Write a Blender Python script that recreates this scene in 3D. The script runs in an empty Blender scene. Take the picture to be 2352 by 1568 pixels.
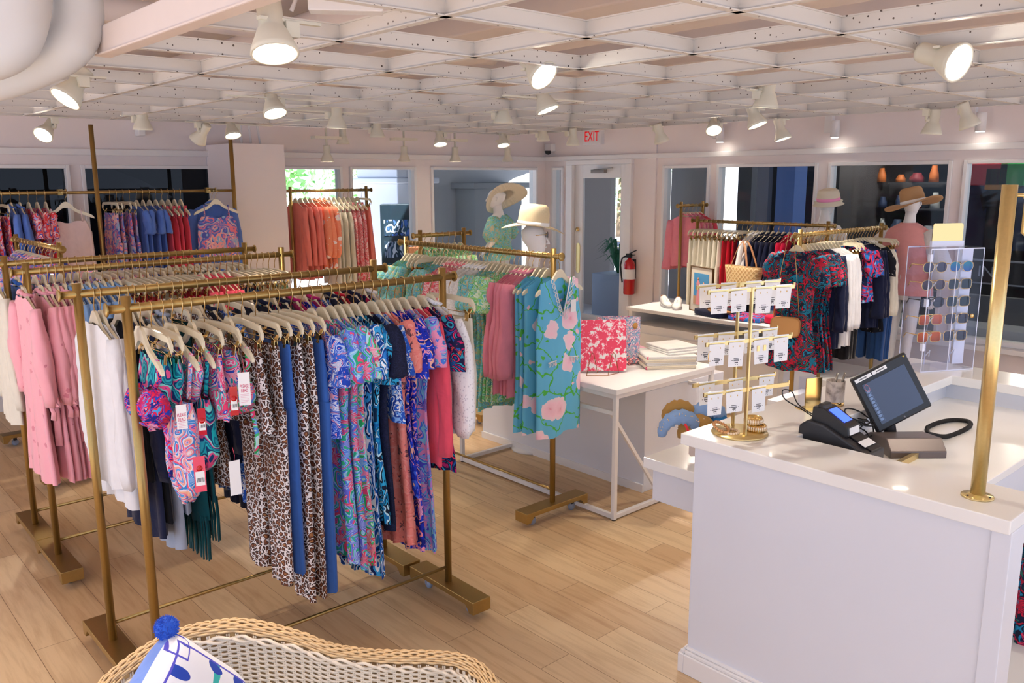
import bpy, bmesh, math, random
from mathutils import Vector, Matrix
PI = math.pi
scene = bpy.context.scene
COL = scene.collection
R_ = random.Random(7)

# ---------------------------------------------------------------- camera
CAMX = Vector((0.745, -0.667, -0.005)).normalized()
CAMZ = -Vector((0.654, 0.732, -0.190)).normalized()
CAMY = CAMZ.cross(CAMX).normalized(); CAMX = CAMY.cross(CAMZ).normalized()
cd = bpy.data.cameras.new('camera'); cam = bpy.data.objects.new('camera', cd); COL.objects.link(cam)
m = Matrix.Identity(4)
for i in range(3):
    m[i][0] = CAMX[i]; m[i][1] = CAMY[i]; m[i][2] = CAMZ[i]
m[2][3] = 2.1247
cam.matrix_world = m
cd.sensor_width = 36; cd.lens = 36 * 1938 / 2352
cd.clip_start = 0.05; cd.clip_end = 200
cd.dof.use_dof = True; cd.dof.focus_distance = 3.3; cd.dof.aperture_fstop = 12.0
scene.camera = cam
# ---------------------------------------------------------------- world, sun, exposure
w = bpy.data.worlds.new('world'); scene.world = w; w.use_nodes = True
wn = w.node_tree.nodes; wl = w.node_tree.links
bg = wn['Background']
bg.inputs[0].default_value = (0.62, 0.75, 1.0, 1); bg.inputs[1].default_value = 1.3
sd = bpy.data.lights.new('sun', 'SUN'); sd.energy = 16.0; sd.angle = 0.02; sd.color = (1, .96, .9)
sun = bpy.data.objects.new('sun', sd); COL.objects.link(sun)
sun.rotation_euler = Vector((0.45, 0.35, -1.0)).to_track_quat('-Z', 'Y').to_euler()
scene.view_settings.view_transform = 'Standard'
scene.view_settings.look = 'None'
scene.view_settings.exposure = 0.55
scene.view_settings.gamma = 1.0
scene.view_settings.use_curve_mapping = False
SPOT_W = 38.0
scene.cycles.transparent_max_bounces = 32

# ---------------------------------------------------------------- helpers
def lin(h):
    h = h.lstrip('#'); v = [int(h[i:i+2], 16) / 255 for i in (0, 2, 4)]
    return tuple((c / 12.92 if c <= .04045 else ((c + .055) / 1.055) ** 2.4) for c in v) + (1,)

class NT:
    def __init__(s, name):
        s.m = bpy.data.materials.new(name); s.m.use_nodes = True
        s.n = s.m.node_tree.nodes; s.l = s.m.node_tree.links; s.b = s.n['Principled BSDF']
    def new(s, t, **k):
        q = s.n.new(t)
        for a, v in k.items(): setattr(q, a, v)
        return q
    def link(s, a, b): s.l.new(a, b)
    def math(s, op, a, b=None, c=None):
        q = s.new('ShaderNodeMath', operation=op)
        for i, v in enumerate((a, b, c)):
            if v is None: continue
            if isinstance(v, (int, float)): q.inputs[i].default_value = v
            else: s.link(v, q.inputs[i])
        return q.outputs[0]
    def mix(s, f, a, b):
        q = s.new('ShaderNodeMix', data_type='RGBA')
        for i, v in ((0, f), (6, a), (7, b)):
            if isinstance(v, (int, float)): q.inputs[i].default_value = v
            elif isinstance(v, (tuple, list)): q.inputs[i].default_value = v
            else: s.link(v, q.inputs[i])
        return q.outputs[2]
    def coord(s, rnd=True, scale=(1, 1, 1)):
        tc = s.new('ShaderNodeTexCoord'); mp = s.new('ShaderNodeMapping')
        s.link(tc.outputs['Object'], mp.inputs[0]); mp.inputs['Scale'].default_value = scale
        if rnd:
            oi = s.new('ShaderNodeObjectInfo'); mu = s.math('MULTIPLY', oi.outputs['Random'], 17.0)
            cb = s.new('ShaderNodeCombineXYZ')
            for i in range(3): s.link(mu, cb.inputs[i])
            s.link(cb.outputs[0], mp.inputs['Location'])
        return mp.outputs[0]
    def noise(s, v, sc, det=2, rough=.5):
        q = s.new('ShaderNodeTexNoise'); s.link(v, q.inputs['Vector']); q.inputs['Scale'].default_value = sc
        q.inputs['Detail'].default_value = det; q.inputs['Roughness'].default_value = rough
        return q
    def voro(s, v, sc, feat='F1', rnd=1.0):
        q = s.new('ShaderNodeTexVoronoi', feature=feat); s.link(v, q.inputs['Vector']); q.inputs['Scale'].default_value = sc
        q.inputs['Randomness'].default_value = rnd
        return q
    def ramp(s, f, stops, const=True):
        q = s.new('ShaderNodeValToRGB'); s.link(f, q.inputs[0]); r = q.color_ramp
        r.interpolation = 'CONSTANT' if const else 'LINEAR'
        while len(r.elements) < len(stops): r.elements.new(1)
        for e, (p, c) in zip(r.elements, stops): e.position = p; e.color = c
        return q.outputs[0]
    def warp(s, v, sc, amt, det=1):
        n = s.noise(v, sc, det); q = s.new('ShaderNodeVectorMath', operation='SUBTRACT')
        s.link(n.outputs['Color'], q.inputs[0]); q.inputs[1].default_value = (.5, .5, .5)
        q2 = s.new('ShaderNodeVectorMath', operation='SCALE'); s.link(q.outputs[0], q2.inputs[0]); q2.inputs['Scale'].default_value = amt
        q3 = s.new('ShaderNodeVectorMath', operation='ADD'); s.link(v, q3.inputs[0]); s.link(q2.outputs[0], q3.inputs[1])
        return q3.outputs[0]
    def bump(s, h, strength=.3, dist=.002):
        q = s.new('ShaderNodeBump'); q.inputs['Strength'].default_value = strength; q.inputs['Distance'].default_value = dist
        s.link(h, q.inputs['Height']); s.link(q.outputs[0], s.b.inputs['Normal'])

def plain(name, col, rough=.6, metal=0., emit=0., sheen=0., coat=0., var=0.0, spec=.5):
    t = NT(name); c = lin(col)
    t.b.inputs['Base Color'].default_value = c
    t.b.inputs['Roughness'].default_value = rough; t.b.inputs['Metallic'].default_value = metal
    t.b.inputs['Specular IOR Level'].default_value = spec
    if coat: t.b.inputs['Coat Weight'].default_value = coat
    if sheen: t.b.inputs['Sheen Weight'].default_value = sheen
    if emit: t.b.inputs['Emission Color'].default_value = c; t.b.inputs['Emission Strength'].default_value = emit
    if var:
        v = t.coord(False); n = t.noise(v, 9, 4)
        t.link(t.mix(t.math('MULTIPLY', n.outputs[0], var), c, tuple(x * .6 for x in c[:3]) + (1,)), t.b.inputs['Base Color'])
    return t.m

def cloth(name, col, weave=600, var=.12):
    t = NT(name); c = lin(col); v = t.coord(True)
    n = t.noise(v, 14, 3)
    dk = tuple(x * .82 for x in c[:3]) + (1,)
    t.link(t.mix(n.outputs[0], c, dk), t.b.inputs['Base Color'])
    t.b.inputs['Roughness'].default_value = .85; t.b.inputs['Sheen Weight'].default_value = .15
    t.b.inputs['Specular IOR Level'].default_value = .2
    wrinkle(t, v)
    return t.m

def wrinkle(t, v):
    n = t.noise(t.warp(v, 6, .12, 1), 11, 3, .55); t.bump(n.outputs[0], .55, .016)

def print_floral(name, pal, sc=28, line=None, accent=None, warp=.05, fine=3.0, lw=.045):
    """swirling ground with petalled flowers and small buds; coordinates lie in the cloth's own plane"""
    t = NT(name); v = t.coord(True); vw = t.warp(v, sc * .5, warp * .55, 1)
    cols = [lin(p) for p in pal]; n = len(cols)
    sc *= 1.3
    g = t.noise(vw, sc * .42, 1)
    f = t.math('FRACT', t.math('MULTIPLY', g.outputs[0], 5.0))
    c = t.ramp(f, [(i / n, q) for i, q in enumerate(cols)])
    if line:
        k = t.math('LESS_THAN', t.math('FRACT', t.math('MULTIPLY', g.outputs[0], 13.0)), lw * 4.5)
        c = t.mix(k, c, lin(line))
    def motif(c, scale, rad, petals, streak, keep, colors, sdep):
        vo = t.voro(vw, scale); s1 = t.new('ShaderNodeSeparateColor'); t.link(vo.outputs['Color'], s1.inputs[0])
        sb = t.new('ShaderNodeVectorMath', operation='SUBTRACT'); t.link(vw, sb.inputs[0]); t.link(vo.outputs['Position'], sb.inputs[1])
        sp = t.new('ShaderNodeSeparateXYZ'); t.link(sb.outputs[0], sp.inputs[0])
        th = t.math('ARCTAN2', sp.outputs[2], sp.outputs[1]); th2 = t.math('ADD', th, t.math('MULTIPLY', s1.outputs[2], 6.28))
        r = t.math('MULTIPLY_ADD', t.math('COSINE', t.math('MULTIPLY', th2, float(petals))), rad * .28, rad * .72)
        rel = t.math('DIVIDE', vo.outputs['Distance'], r)
        ins = t.math('MULTIPLY', t.math('LESS_THAN', rel, 1.0), t.math('GREATER_THAN', s1.outputs[0], keep))
        pc = t.ramp(s1.outputs[1], [(i / len(colors), q) for i, q in enumerate(colors)])
        st = t.math('MULTIPLY', t.math('GREATER_THAN', t.math('COSINE', t.math('MULTIPLY', th2, float(streak))), .45), t.math('GREATER_THAN', rel, .3))
        pc = t.mix(t.math('MULTIPLY', st, .75), pc, sdep)
        pc = t.mix(t.math('LESS_THAN', rel, .22), pc, colors[-1])
        return t.mix(ins, c, pc)
    ac = lin(accent) if accent else cols[-1]; ln_ = lin(line) if line else cols[(n // 2)]
    c = motif(c, sc * .55, .62, 5, 25, .25, [cols[0], ac, cols[min(3, n - 1)], cols[min(4, n - 1)]], ln_)
    c = motif(c, sc * 1.5, .42, 3, 9, .62, [ac, cols[1], ln_], cols[0])
    t.link(c, t.b.inputs['Base Color']); t.b.inputs['Roughness'].default_value = .75; t.b.inputs['Specular IOR Level'].default_value = .25; wrinkle(t, v)
    return t.m

def print_swirl(name, pal, sc=7, freq=5.0, stretch=(1, 1, .6), dots=None):
    t = NT(name); v = t.coord(True, stretch); vw = t.warp(v, sc, .12, 2)
    n = t.noise(vw, sc, 1)
    f = t.math('FRACT', t.math('MULTIPLY', n.outputs[0], freq))
    k = len(pal); c = t.ramp(f, [(i / k, lin(p)) for i, p in enumerate(pal)])
    if dots:
        v2 = t.voro(vw, sc * 9); s2 = t.new('ShaderNodeSeparateColor'); t.link(v2.outputs['Color'], s2.inputs[0])
        q = t.math('MULTIPLY', t.math('GREATER_THAN', s2.outputs[1], .6), t.math('LESS_THAN', v2.outputs['Distance'], .35))
        c = t.mix(q, c, lin(dots))
    t.link(c, t.b.inputs['Base Color']); t.b.inputs['Roughness'].default_value = .7; t.b.inputs['Specular IOR Level'].default_value = .25; wrinkle(t, v)
    return t.m

def print_leopard(name):
    t = NT(name); v = t.coord(True); vw = t.warp(v, 60, .016)
    e = t.voro(vw, 46, 'DISTANCE_TO_EDGE', .9)
    n = t.noise(vw, 70, 1)
    d = t.math('ADD', e.outputs['Distance'], t.math('MULTIPLY', t.math('SUBTRACT', n.outputs[0], .5), .16))
    c = t.ramp(d, [(0, lin('#ece6e6')), (.075, lin('#2a1713')), (.19, lin('#6e3a22')), (.36, lin('#a8713f'))])
    t.link(c, t.b.inputs['Base Color']); t.b.inputs['Roughness'].default_value = .6; wrinkle(t, v)
    return t.m

def print_garden(name, base, petal, heart, leaf, sc=6.0, big=.42, prob=.35):
    t = NT(name); v = t.coord(True, (.4, 1, 1)); vw = t.warp(v, 22, .05, 1)
    a = t.voro(vw, sc); s1 = t.new('ShaderNodeSeparateColor'); t.link(a.outputs['Color'], s1.inputs[0])
    b = t.voro(vw, sc * 3.2); s2 = t.new('ShaderNodeSeparateColor'); t.link(b.outputs['Color'], s2.inputs[0])
    e = t.voro(vw, sc * .8, 'DISTANCE_TO_EDGE')
    c = t.mix(t.math('LESS_THAN', e.outputs['Distance'], .018), lin(base), lin(leaf))
    k = t.math('MULTIPLY', t.math('GREATER_THAN', s2.outputs[0], .74), t.math('LESS_THAN', b.outputs['Distance'], .33))
    c = t.mix(k, c, lin(leaf))
    k = t.math('MULTIPLY', t.math('GREATER_THAN', s2.outputs[1], .9), t.math('LESS_THAN', b.outputs['Distance'], .3))
    c = t.mix(k, c, lin(petal))
    pc = t.ramp(a.outputs['Distance'], [(0, lin(heart)), (.09, lin(petal)), (big * .6, tuple(min(1, x * 1.15) for x in lin(petal)[:3]) + (1,)), (big * .95, lin('#f7dde6'))], False)
    k = t.math('MULTIPLY', t.math('LESS_THAN', a.outputs['Distance'], big), t.math('GREATER_THAN', s1.outputs[0], 1 - prob))
    c = t.mix(k, c, pc)
    t.link(c, t.b.inputs['Base Color']); t.b.inputs['Roughness'].default_value = .75; t.b.inputs['Specular IOR Level'].default_value = .25
    return t.m

# ---- common materials
M = {}
def brushed(name, col, rough=.32):
    t = NT(name); v = t.coord(False, (6, 6, 6)); n = t.noise(v, 20, 3)
    c = lin(col)
    t.link(t.mix(n.outputs[0], c, tuple(x * .86 for x in c[:3]) + (1,)), t.b.inputs['Base Color'])
    t.b.inputs['Metallic'].default_value = .9; t.b.inputs['Roughness'].default_value = rough
    return t.m
M['brass'] = brushed('antique_brass', '#b2955c', .36)
M['gold'] = brushed('satin_gold', '#e8d194', .3)
M['shinygold'] = plain('polished_gold', '#ecca86', .14, 1)
M['hook'] = plain('gold_hook_wire', '#d9b87c', .2, .9)
M['hang'] = plain('cream_lacquered_wood', '#e2d8bc', .3, coat=.35)
M['white'] = plain('white_paint', '#eceaea', .45)
M['wall'] = plain('wall_paint', '#f0e6e4', .7, var=.03)
M['ceil'] = plain('ceiling_paint', '#e9dcd6', .8, var=.15)
M['quartz'] = plain('white_quartz', '#f3f2ef', .16, coat=.2)
M['panel'] = plain('white_lacquer_panel', '#e2e5ee', .22)
M['duct'] = plain('duct_paint', '#dfe0e0', .6, var=.08)
M['lamp'] = plain('lamp_housing', '#e2ddcb', .45)
M['lampon'] = plain('lamp_glow', '#fff6e6', .5, emit=22)
M['lampoff'] = plain('lamp_lens', '#d8d2c4', .2)
M['black'] = plain('black_plastic', '#1d1d20', .35)
M['dark'] = plain('dark_grey_plastic', '#2b2b2f', .4)
M['rubber'] = plain('black_rubber', '#101012', .6)
M['caster'] = plain('grey_caster_wheel', '#8f9ab0', .3)
M['card'] = plain('white_card', '#f4f4f4', .6)
M['ink'] = plain('grey_ink', '#4a4a50', .6)
M['pinkink'] = plain('pink_ink', '#d6336c', .6)
M['coralcard'] = plain('coral_card', '#f0566f', .5)
M['red'] = plain('red_enamel', '#c4000e', .2, coat=.5)
M['straw'] = None
def straw(name, col, sc=90):
    t = NT(name); v = t.coord(False); c = lin(col)
    wv = t.new('ShaderNodeTexWave'); t.link(v, wv.inputs[0]); wv.inputs['Scale'].default_value = sc; wv.bands_direction = 'Z'
    wv2 = t.new('ShaderNodeTexWave'); t.link(v, wv2.inputs[0]); wv2.inputs['Scale'].default_value = sc; wv2.bands_direction = 'DIAGONAL'
    f = t.math('MULTIPLY', wv.outputs['Fac'], wv2.outputs['Fac'])
    t.link(t.mix(f, tuple(x * .78 for x in c[:3]) + (1,), c), t.b.inputs['Base Color'])
    t.b.inputs['Roughness'].default_value = .8; t.bump(f, .3, .002)
    return t.m
M['straw'] = straw('pale_straw', '#efdcb4'); M['tan_straw'] = straw('tan_straw', '#c79a6a')
M['whitestraw'] = straw('white_straw', '#f5ead2')
M['wicker'] = plain('natural_rattan', '#e3c394', .5, var=.35)
M['wickerw'] = plain('whitewashed_rattan', '#ece0cc', .55, var=.2)

def glass_mat(name, tint='#ffffff', refl=.06, rough=0.0):
    t = NT(name); t.n.remove(t.b)
    tr = t.new('ShaderNodeBsdfTransparent'); tr.inputs[0].default_value = lin(tint)
    gl = t.new('ShaderNodeBsdfGlossy'); gl.inputs['Roughness'].default_value = rough
    lw = t.new('ShaderNodeLayerWeight'); lw.inputs[0].default_value = .5
    mx = t.new('ShaderNodeMixShader'); t.link(t.math('MULTIPLY_ADD', t.math('POWER', lw.outputs['Facing'], 5.0), .35, refl * .5), mx.inputs[0])
    t.link(tr.outputs[0], mx.inputs[1]); t.link(gl.outputs[0], mx.inputs[2])
    t.link(mx.outputs[0], t.n['Material Output'].inputs[0])
    return t.m
M['glass'] = glass_mat('window_glass', '#f4f8fa', .02)
M['glassdark'] = glass_mat('tinted_window_glass', '#8f9296', .04)
M['acrylic'] = glass_mat('clear_acrylic', '#fafbff', .03)

class MB:
    def __init__(s): s.v = []; s.f = []; s.sm = []
    def add(s, vs, fs, smooth=False):
        o = len(s.v); s.v += [tuple(p) for p in vs]; s.f += [tuple(i + o for i in f) for f in fs]; s.sm += [smooth] * len(fs)
    def box(s, x0, x1, y0, y1, z0, z1):
        s.add([(x0, y0, z0), (x1, y0, z0), (x1, y1, z0), (x0, y1, z0), (x0, y0, z1), (x1, y0, z1), (x1, y1, z1), (x0, y1, z1)],
              [(3, 2, 1, 0), (4, 5, 6, 7), (0, 1, 5, 4), (1, 2, 6, 5), (2, 3, 7, 6), (3, 0, 4, 7)])
        return s
    def bar(s, a, b, wd, ht, up=(0, 0, 1)):
        a = Vector(a); b = Vector(b); d = (b - a).normalized(); sd = d.cross(Vector(up))
        if sd.length < 1e-4: sd = d.cross(Vector((1, 0, 0)))
        sd.normalize(); u = sd.cross(d).normalized()
        vs = [p + sd * (sx * wd / 2) + u * (sy * ht / 2) for p in (a, b) for sx, sy in ((-1, -1), (1, -1), (1, 1), (-1, 1))]
        s.add(vs, [(0, 1, 2, 3), (7, 6, 5, 4), (0, 4, 5, 1), (1, 5, 6, 2), (2, 6, 7, 3), (3, 7, 4, 0)]); return s
    def tube(s, path, r, n=10, cap=True, flat=None):
        P = [Vector(p) for p in path]; rs = r if isinstance(r, (list, tuple)) else [r] * len(P)
        prev = None; rings = []
        for i, p in enumerate(P):
            d = (P[min(i + 1, len(P) - 1)] - P[max(i - 1, 0)]).normalized()
            if prev is None:
                prev = d.orthogonal().normalized() if flat is None else (Vector(flat) - d * d.dot(Vector(flat))).normalized()
            else: prev = (prev - d * prev.dot(d)).normalized()
            q = d.cross(prev)
            rr = rs[i] if isinstance(rs[i], tuple) else (rs[i], rs[i])
            rings.append([p + prev * (math.cos(2 * PI * k / n) * rr[0]) + q * (math.sin(2 * PI * k / n) * rr[1]) for k in range(n)])
        s.loft(rings, cap); return s
    def loft(s, rings, cap=True, smooth=True):
        n = len(rings[0]); vs = [p for r in rings for p in r]; fs = []
        for i in range(len(rings) - 1):
            for k in range(n):
                a = i * n + k; b = i * n + (k + 1) % n
                fs.append((a, b, b + n, a + n))
        if cap: fs.append(tuple(range(n - 1, -1, -1))); fs.append(tuple(range((len(rings) - 1) * n, len(rings) * n)))
        s.add(vs, fs, smooth); return s
    def lathe(s, prof, c=(0, 0, 0), n=24, axis='Z', cap=True, sx=1, sy=1):
        rings = []
        for r, z in prof:
            ring = []
            for k in range(n):
                a = 2 * PI * k / n; x, y = r * math.cos(a) * sx, r * math.sin(a) * sy
                p = (x, y, z) if axis == 'Z' else ((z, x, y) if axis == 'X' else (y, z, x))
                ring.append((p[0] + c[0], p[1] + c[1], p[2] + c[2]))
            rings.append(ring)
        s.loft(rings, cap); return s
    def grid(s, fn, nu, nv, closed=False):
        vs = [fn(i / nu, j / nv) for j in range(nv + 1) for i in range(nu + 1)]
        fs = [(j * (nu + 1) + i, j * (nu + 1) + i + 1, (j + 1) * (nu + 1) + i + 1, (j + 1) * (nu + 1) + i) for j in range(nv) for i in range(nu)]
        s.add(vs, fs, True); return s
    def prism(s, pts, z0, z1, axis='Z'):
        n = len(pts)
        def P(a, b, c): return (a, b, c) if axis == 'Z' else ((c, a, b) if axis == 'X' else (a, c, b))
        vs = [P(x, y, z0) for x, y in pts] + [P(x, y, z1) for x, y in pts]
        fs = [tuple(range(n - 1, -1, -1)), tuple(range(n, 2 * n))] + [(i, (i + 1) % n, n + (i + 1) % n, n + i) for i in range(n)]
        s.add(vs, fs); return s
    def xf(s, mat):
        s.v = [tuple(mat @ Vector(p)) for p in s.v]; return s
    def mesh(s, name):
        me = bpy.data.meshes.new(name); me.from_pydata(s.v, [], s.f); me.polygons.foreach_set('use_smooth', s.sm)
        bm = bmesh.new(); bm.from_mesh(me); bmesh.ops.recalc_face_normals(bm, faces=bm.faces); bm.to_mesh(me); bm.free()
        me.update(); return me
    def obj(s, name, mat, parent=None, loc=None, bevel=0, rz=0, solid=0):
        return mk(name, s.mesh(name), mat, parent, loc, bevel, rz, solid)

def mk(name, me, mat, parent=None, loc=None, bevel=0, rz=0, solid=0):
    o = bpy.data.objects.new(name, me); COL.objects.link(o)
    if mat is not None:
        if len(me.materials) == 0: me.materials.append(mat)
        else:
            o.material_slots[0].link = 'OBJECT'; o.material_slots[0].material = mat
    if loc: o.location = loc
    if rz: o.rotation_euler.z = rz
    if parent: o.parent = parent
    if bevel:
        b = o.modifiers.new('bevel', 'BEVEL'); b.width = bevel; b.segments = 2; b.limit_method = 'ANGLE'
    if solid:
        b = o.modifiers.new('solid', 'SOLIDIFY'); b.thickness = solid; b.offset = 0
    return o
def tag(o, label, cat, group=None):
    o['label'] = label; o['category'] = cat
    if group: o['group'] = group
    return o
def empty(name, loc=(0, 0, 0), rz=0):
    o = bpy.data.objects.new(name, None); COL.objects.link(o); o.location = loc; o.rotation_euler.z = rz
    o.empty_display_size = .05
    return o
def thing(name, label, cat, loc=(0, 0, 0), rz=0, group=None): return tag(empty(name, loc, rz), label, cat, group)
def struct(o): o['kind'] = 'structure'; return o
_font = {}
def text(s, size, name, mat, parent, loc, rot, depth=.0006, wx=1.0):
    cu = bpy.data.curves.new(name, 'FONT'); cu.body = s; cu.size = size; cu.extrude = depth; cu.align_x = 'CENTER'; cu.align_y = 'CENTER'
    o = bpy.data.objects.new(name, cu); COL.objects.link(o)
    dg = bpy.context.evaluated_depsgraph_get(); me = bpy.data.meshes.new_from_object(o.evaluated_get(dg))
    bpy.data.objects.remove(o); me.name = name
    me.materials.clear(); me.materials.append(mat)
    q = bpy.data.objects.new(name, me); COL.objects.link(q); q.location = loc; q.rotation_euler = rot; q.scale = (wx, 1, 1)
    if parent: q.parent = parent
    return q

# ================================================================ SETTING
def floor_mat():
    t = NT('oak_plank_floor'); tc = t.new('ShaderNodeTexCoord'); mp = t.new('ShaderNodeMapping')
    t.link(tc.outputs['Object'], mp.inputs[0]); mp.inputs['Rotation'].default_value = (0, 0, PI / 2)
    br = t.new('ShaderNodeTexBrick'); t.link(mp.outputs[0], br.inputs[0])
    br.inputs['Scale'].default_value = 1; br.inputs['Brick Width'].default_value = 1.22; br.inputs['Row Height'].default_value = .18
    br.inputs['Mortar Size'].default_value = .0015; br.offset = .37
    br.inputs['Color1'].default_value = lin('#d8bd96'); br.inputs['Color2'].default_value = lin('#c2a078'); br.inputs['Mortar'].default_value = lin('#8a6d4e')
    m2 = t.new('ShaderNodeMapping'); t.link(tc.outputs['Object'], m2.inputs[0]); m2.inputs['Scale'].default_value = (9, .8, 1)
    n = t.noise(t.warp(m2.outputs[0], 1.2, .7, 2), 3, 5, .6)
    g = t.ramp(n.outputs[0], [(.3, (.62, .5, .4, 1)), (.55, (1, 1, 1, 1)), (.8, (1.0, .93, .85, 1))], False)
    q = t.new('ShaderNodeMix', data_type='RGBA', blend_type='MULTIPLY'); q.inputs[0].default_value = .55
    t.link(br.outputs[0], q.inputs[6]); t.link(g, q.inputs[7]); t.link(q.outputs[2], t.b.inputs['Base Color'])
    t.b.inputs['Roughness'].default_value = .42; t.bump(n.outputs[0], .08, .002)
    return t.m
XW, YW = 8.6, 8.9
struct(MB().box(-3.5, XW + .15, -3.5, YW + .15, -.1, 0).obj('floor', floor_mat()))
struct(MB().box(-3.5, XW + .3, -3.5, YW + .3, 3.1, 3.2).obj('ceiling', M['ceil']))

def run_wall(axis, pos, spans, z0, zt, name, th=.16):
    """wall with window openings; spans = list of (a0,a1,openings[(b0,b1,zlo,zhi)])"""
    a0, a1, ops = spans; mb = MB()
    def bx(p, q, lo, hi):
        if q - p < 1e-4 or hi - lo < 1e-4: return
        if axis == 'Y': mb.box(p, q, pos, pos + th, lo, hi)
        else: mb.box(pos, pos + th, p, q, lo, hi)
    cur = a0
    for b0, b1, lo, hi in sorted(ops):
        bx(cur, b0, z0, zt); bx(b0, b1, z0, lo); bx(b0, b1, hi, zt); cur = b1
    bx(cur, a1, z0, zt)
    return struct(mb.obj(name, M['wall']))
ZH = 2.27
back_ops = [(.3, 2.32, .45, ZH), (2.42, 3.72, .45, ZH), (4.47, 5.27, .45, ZH), (5.37, 6.33, .45, ZH), (6.56, 8.44, .45, ZH)]
run_wall('Y', YW, (-3.5, XW + .15, back_ops), 0, 3.1, 'wall_back')
right_ops = [(-.5, 1.0, .55, ZH), (1.1, 3.21, .55, ZH), (3.31, 4.56, .55, ZH), (4.68, 5.96, .55, ZH), (6.06, 6.76, .55, ZH), (7.34, 8.30, 0.0, 2.3), (8.51, 8.74, .1, ZH)]
run_wall('X', XW, (-3.5, YW, right_ops), 0, 3.1, 'wall_right')
wi = 0
for (a0, a1, lo, hi) in back_ops:
    wi += 1; dk = a1 < 4
    r = struct(empty('window_%d' % wi, ((a0 + a1) / 2, YW, lo)))
    f = MB(); c = (a0 + a1) / 2
    for (p, q, l, h) in ((a0 + .001, a0 + .035, lo + .001, hi - .001), (a1 - .035, a1 - .001, lo + .001, hi - .001), (a0 + .0352, a1 - .0352, lo + .001, lo + .05), (a0 + .0352, a1 - .0352, hi - .035, hi - .001)):
        f.box(p - c, q - c, -.03, .1, l - lo, h - lo)
    f.obj('window_frame', M['white'], r, bevel=.004)
    MB().box(a0 - c + .035, a1 - c - .035, .04, .048, .05, hi - lo - .035).obj('pane', M['glassdark'] if dk else M['glass'], r)
for (a0, a1, lo, hi) in right_ops:
    if hi > 2.28: continue
    wi += 1; c = (a0 + a1) / 2
    r = struct(empty('window_%d' % wi, (XW, c, lo))); f = MB()
    for (p, q, l, h) in ((a0 + .001, a0 + .035, lo + .001, hi - .001), (a1 - .035, a1 - .001, lo + .001, hi - .001), (a0 + .0352, a1 - .0352, lo + .001, lo + .05), (a0 + .0352, a1 - .0352, hi - .035, hi - .001)):
        f.box(-.03, .1, p - c, q - c, l - lo, h - lo)
    f.obj('window_frame', M['white'], r, bevel=.004)
    MB().box(.04, .048, a0 - c + .035, a1 - c - .035, .05, hi - lo - .035).obj('pane', M['glass'], r)
# header trims and sills
tm = MB().box(-3.5, XW, YW - .05, YW, 2.36, 2.42)
tm.box(XW - .05, XW, -3.5, YW - .0505, 2.36, 2.42); struct(tm.obj('trim_1', M['white'], bevel=.005))
tm = MB().box(-3.5, XW, YW - .12, YW, .40, .45).box(XW - .12, XW, -3.5, 6.85, .50, .55)
struct(tm.obj('trim_2', M['white'], bevel=.005))
tm = MB()
tm.box(XW - .06, XW, 7.24, 7.34, 0, 2.299).box(XW - .06, XW, 8.30, 8.42, 0, 2.299).box(XW - .06, XW, 7.24, 8.42, 2.30, 2.36)
struct(tm.obj('trim_3', M['white'], bevel=.006))
bb = MB().box(-3.5, XW, YW - .02, YW, 0, .12); struct(bb.obj('baseboard_back', M['white']))
bb = MB().box(XW - .02, XW, -3.5, 7.2, 0, .12); struct(bb.obj('baseboard_right', M['white']))
# jog of the right wall beside the door + pillar on the back wall
struct(MB().box(XW - .03, XW, 6.86, 6.98, 0, 3.1).obj('trim_4', M['wall']))
pl = struct(MB().box(3.66, 4.22, 8.25, YW, 0, 2.48).obj('wall_pillar', M['wall'], bevel=.004))
# door
d = struct(empty('door_1', (XW + .02, 7.82, 0)))
f = MB(); 
f.box(-.02, .03, -.478, -.36, .006, 2.298).box(-.02, .03, .33, .478, .006, 2.298).box(-.02, .03, -.36, .33, .006, .24).box(-.02, .03, -.36, .33, 2.12, 2.298)
f.obj('door_leaf', M['white'], d, bevel=.006)
MB().box(.0, .01, -.36, .33, .24, 2.12).obj('pane', M['glass'], d)
q = MB().lathe([(.0, 0), (.028, 0), (.028, .02), (.012, .035), (0, .035)], (0, 0, 0), 16, 'X').obj('lock', M['shinygold'], d, (-.055, .40, 1.42))
hb = MB(); pts = []
for k in range(24):
    a = 2 * PI * k / 24; pts.append((.035 * math.cos(a), (.16 if math.sin(a) > 0 else -.16) + .05 * math.sin(a)))
hb.prism(pts, -.03, -.02, 'X'); hb.obj('push_plate', M['gold'], d, (0, .40, 1.02))
MB().box(-.09, -.02, -.12, .12, 2.185, 2.23).bar((-.05, .1, 2.23), (-.12, -.3, 2.25), .02, .01).obj('door_closer', plain('grey_metal', '#8b8682', .4, .7), d, bevel=.004)

# ceiling grid: suspended T bars, 2 ft module, white
g = MB(); GX0, GY0, S = 1.629, 1.503, .611; X1, Y1, ZG = GX0 + 8 * S, GY0 + 9.45 * S, 2.6
def tbar(a, b):
    g.bar((a[0], a[1], ZG + .028), (b[0], b[1], ZG + .028), .003, .052)
    g.bar((a[0], a[1], ZG), (b[0], b[1], ZG), .032, .004)
    g.bar((a[0], a[1], ZG + .056), (b[0], b[1], ZG + .056), .012, .005)
XB = 1.14
for k in range(-1, 10):
    x = GX0 + k * S
    if x > X1 + .01 : break
    tbar((x, -2.5 if x > 1.2 else 4.45, 0), (x, Y1, 0))
for k in (-2, -3, -4, -5):
    tbar((GX0 + k * S, 4.45, 0), (GX0 + k * S, Y1, 0))
for k in range(-6, 10):
    y = GY0 + k * S
    tbar((XB if y < 4.45 else -1.5, y, 0), (X1, y, 0))
tbar((-1.5, Y1, 0), (X1, Y1, 0))
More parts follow.
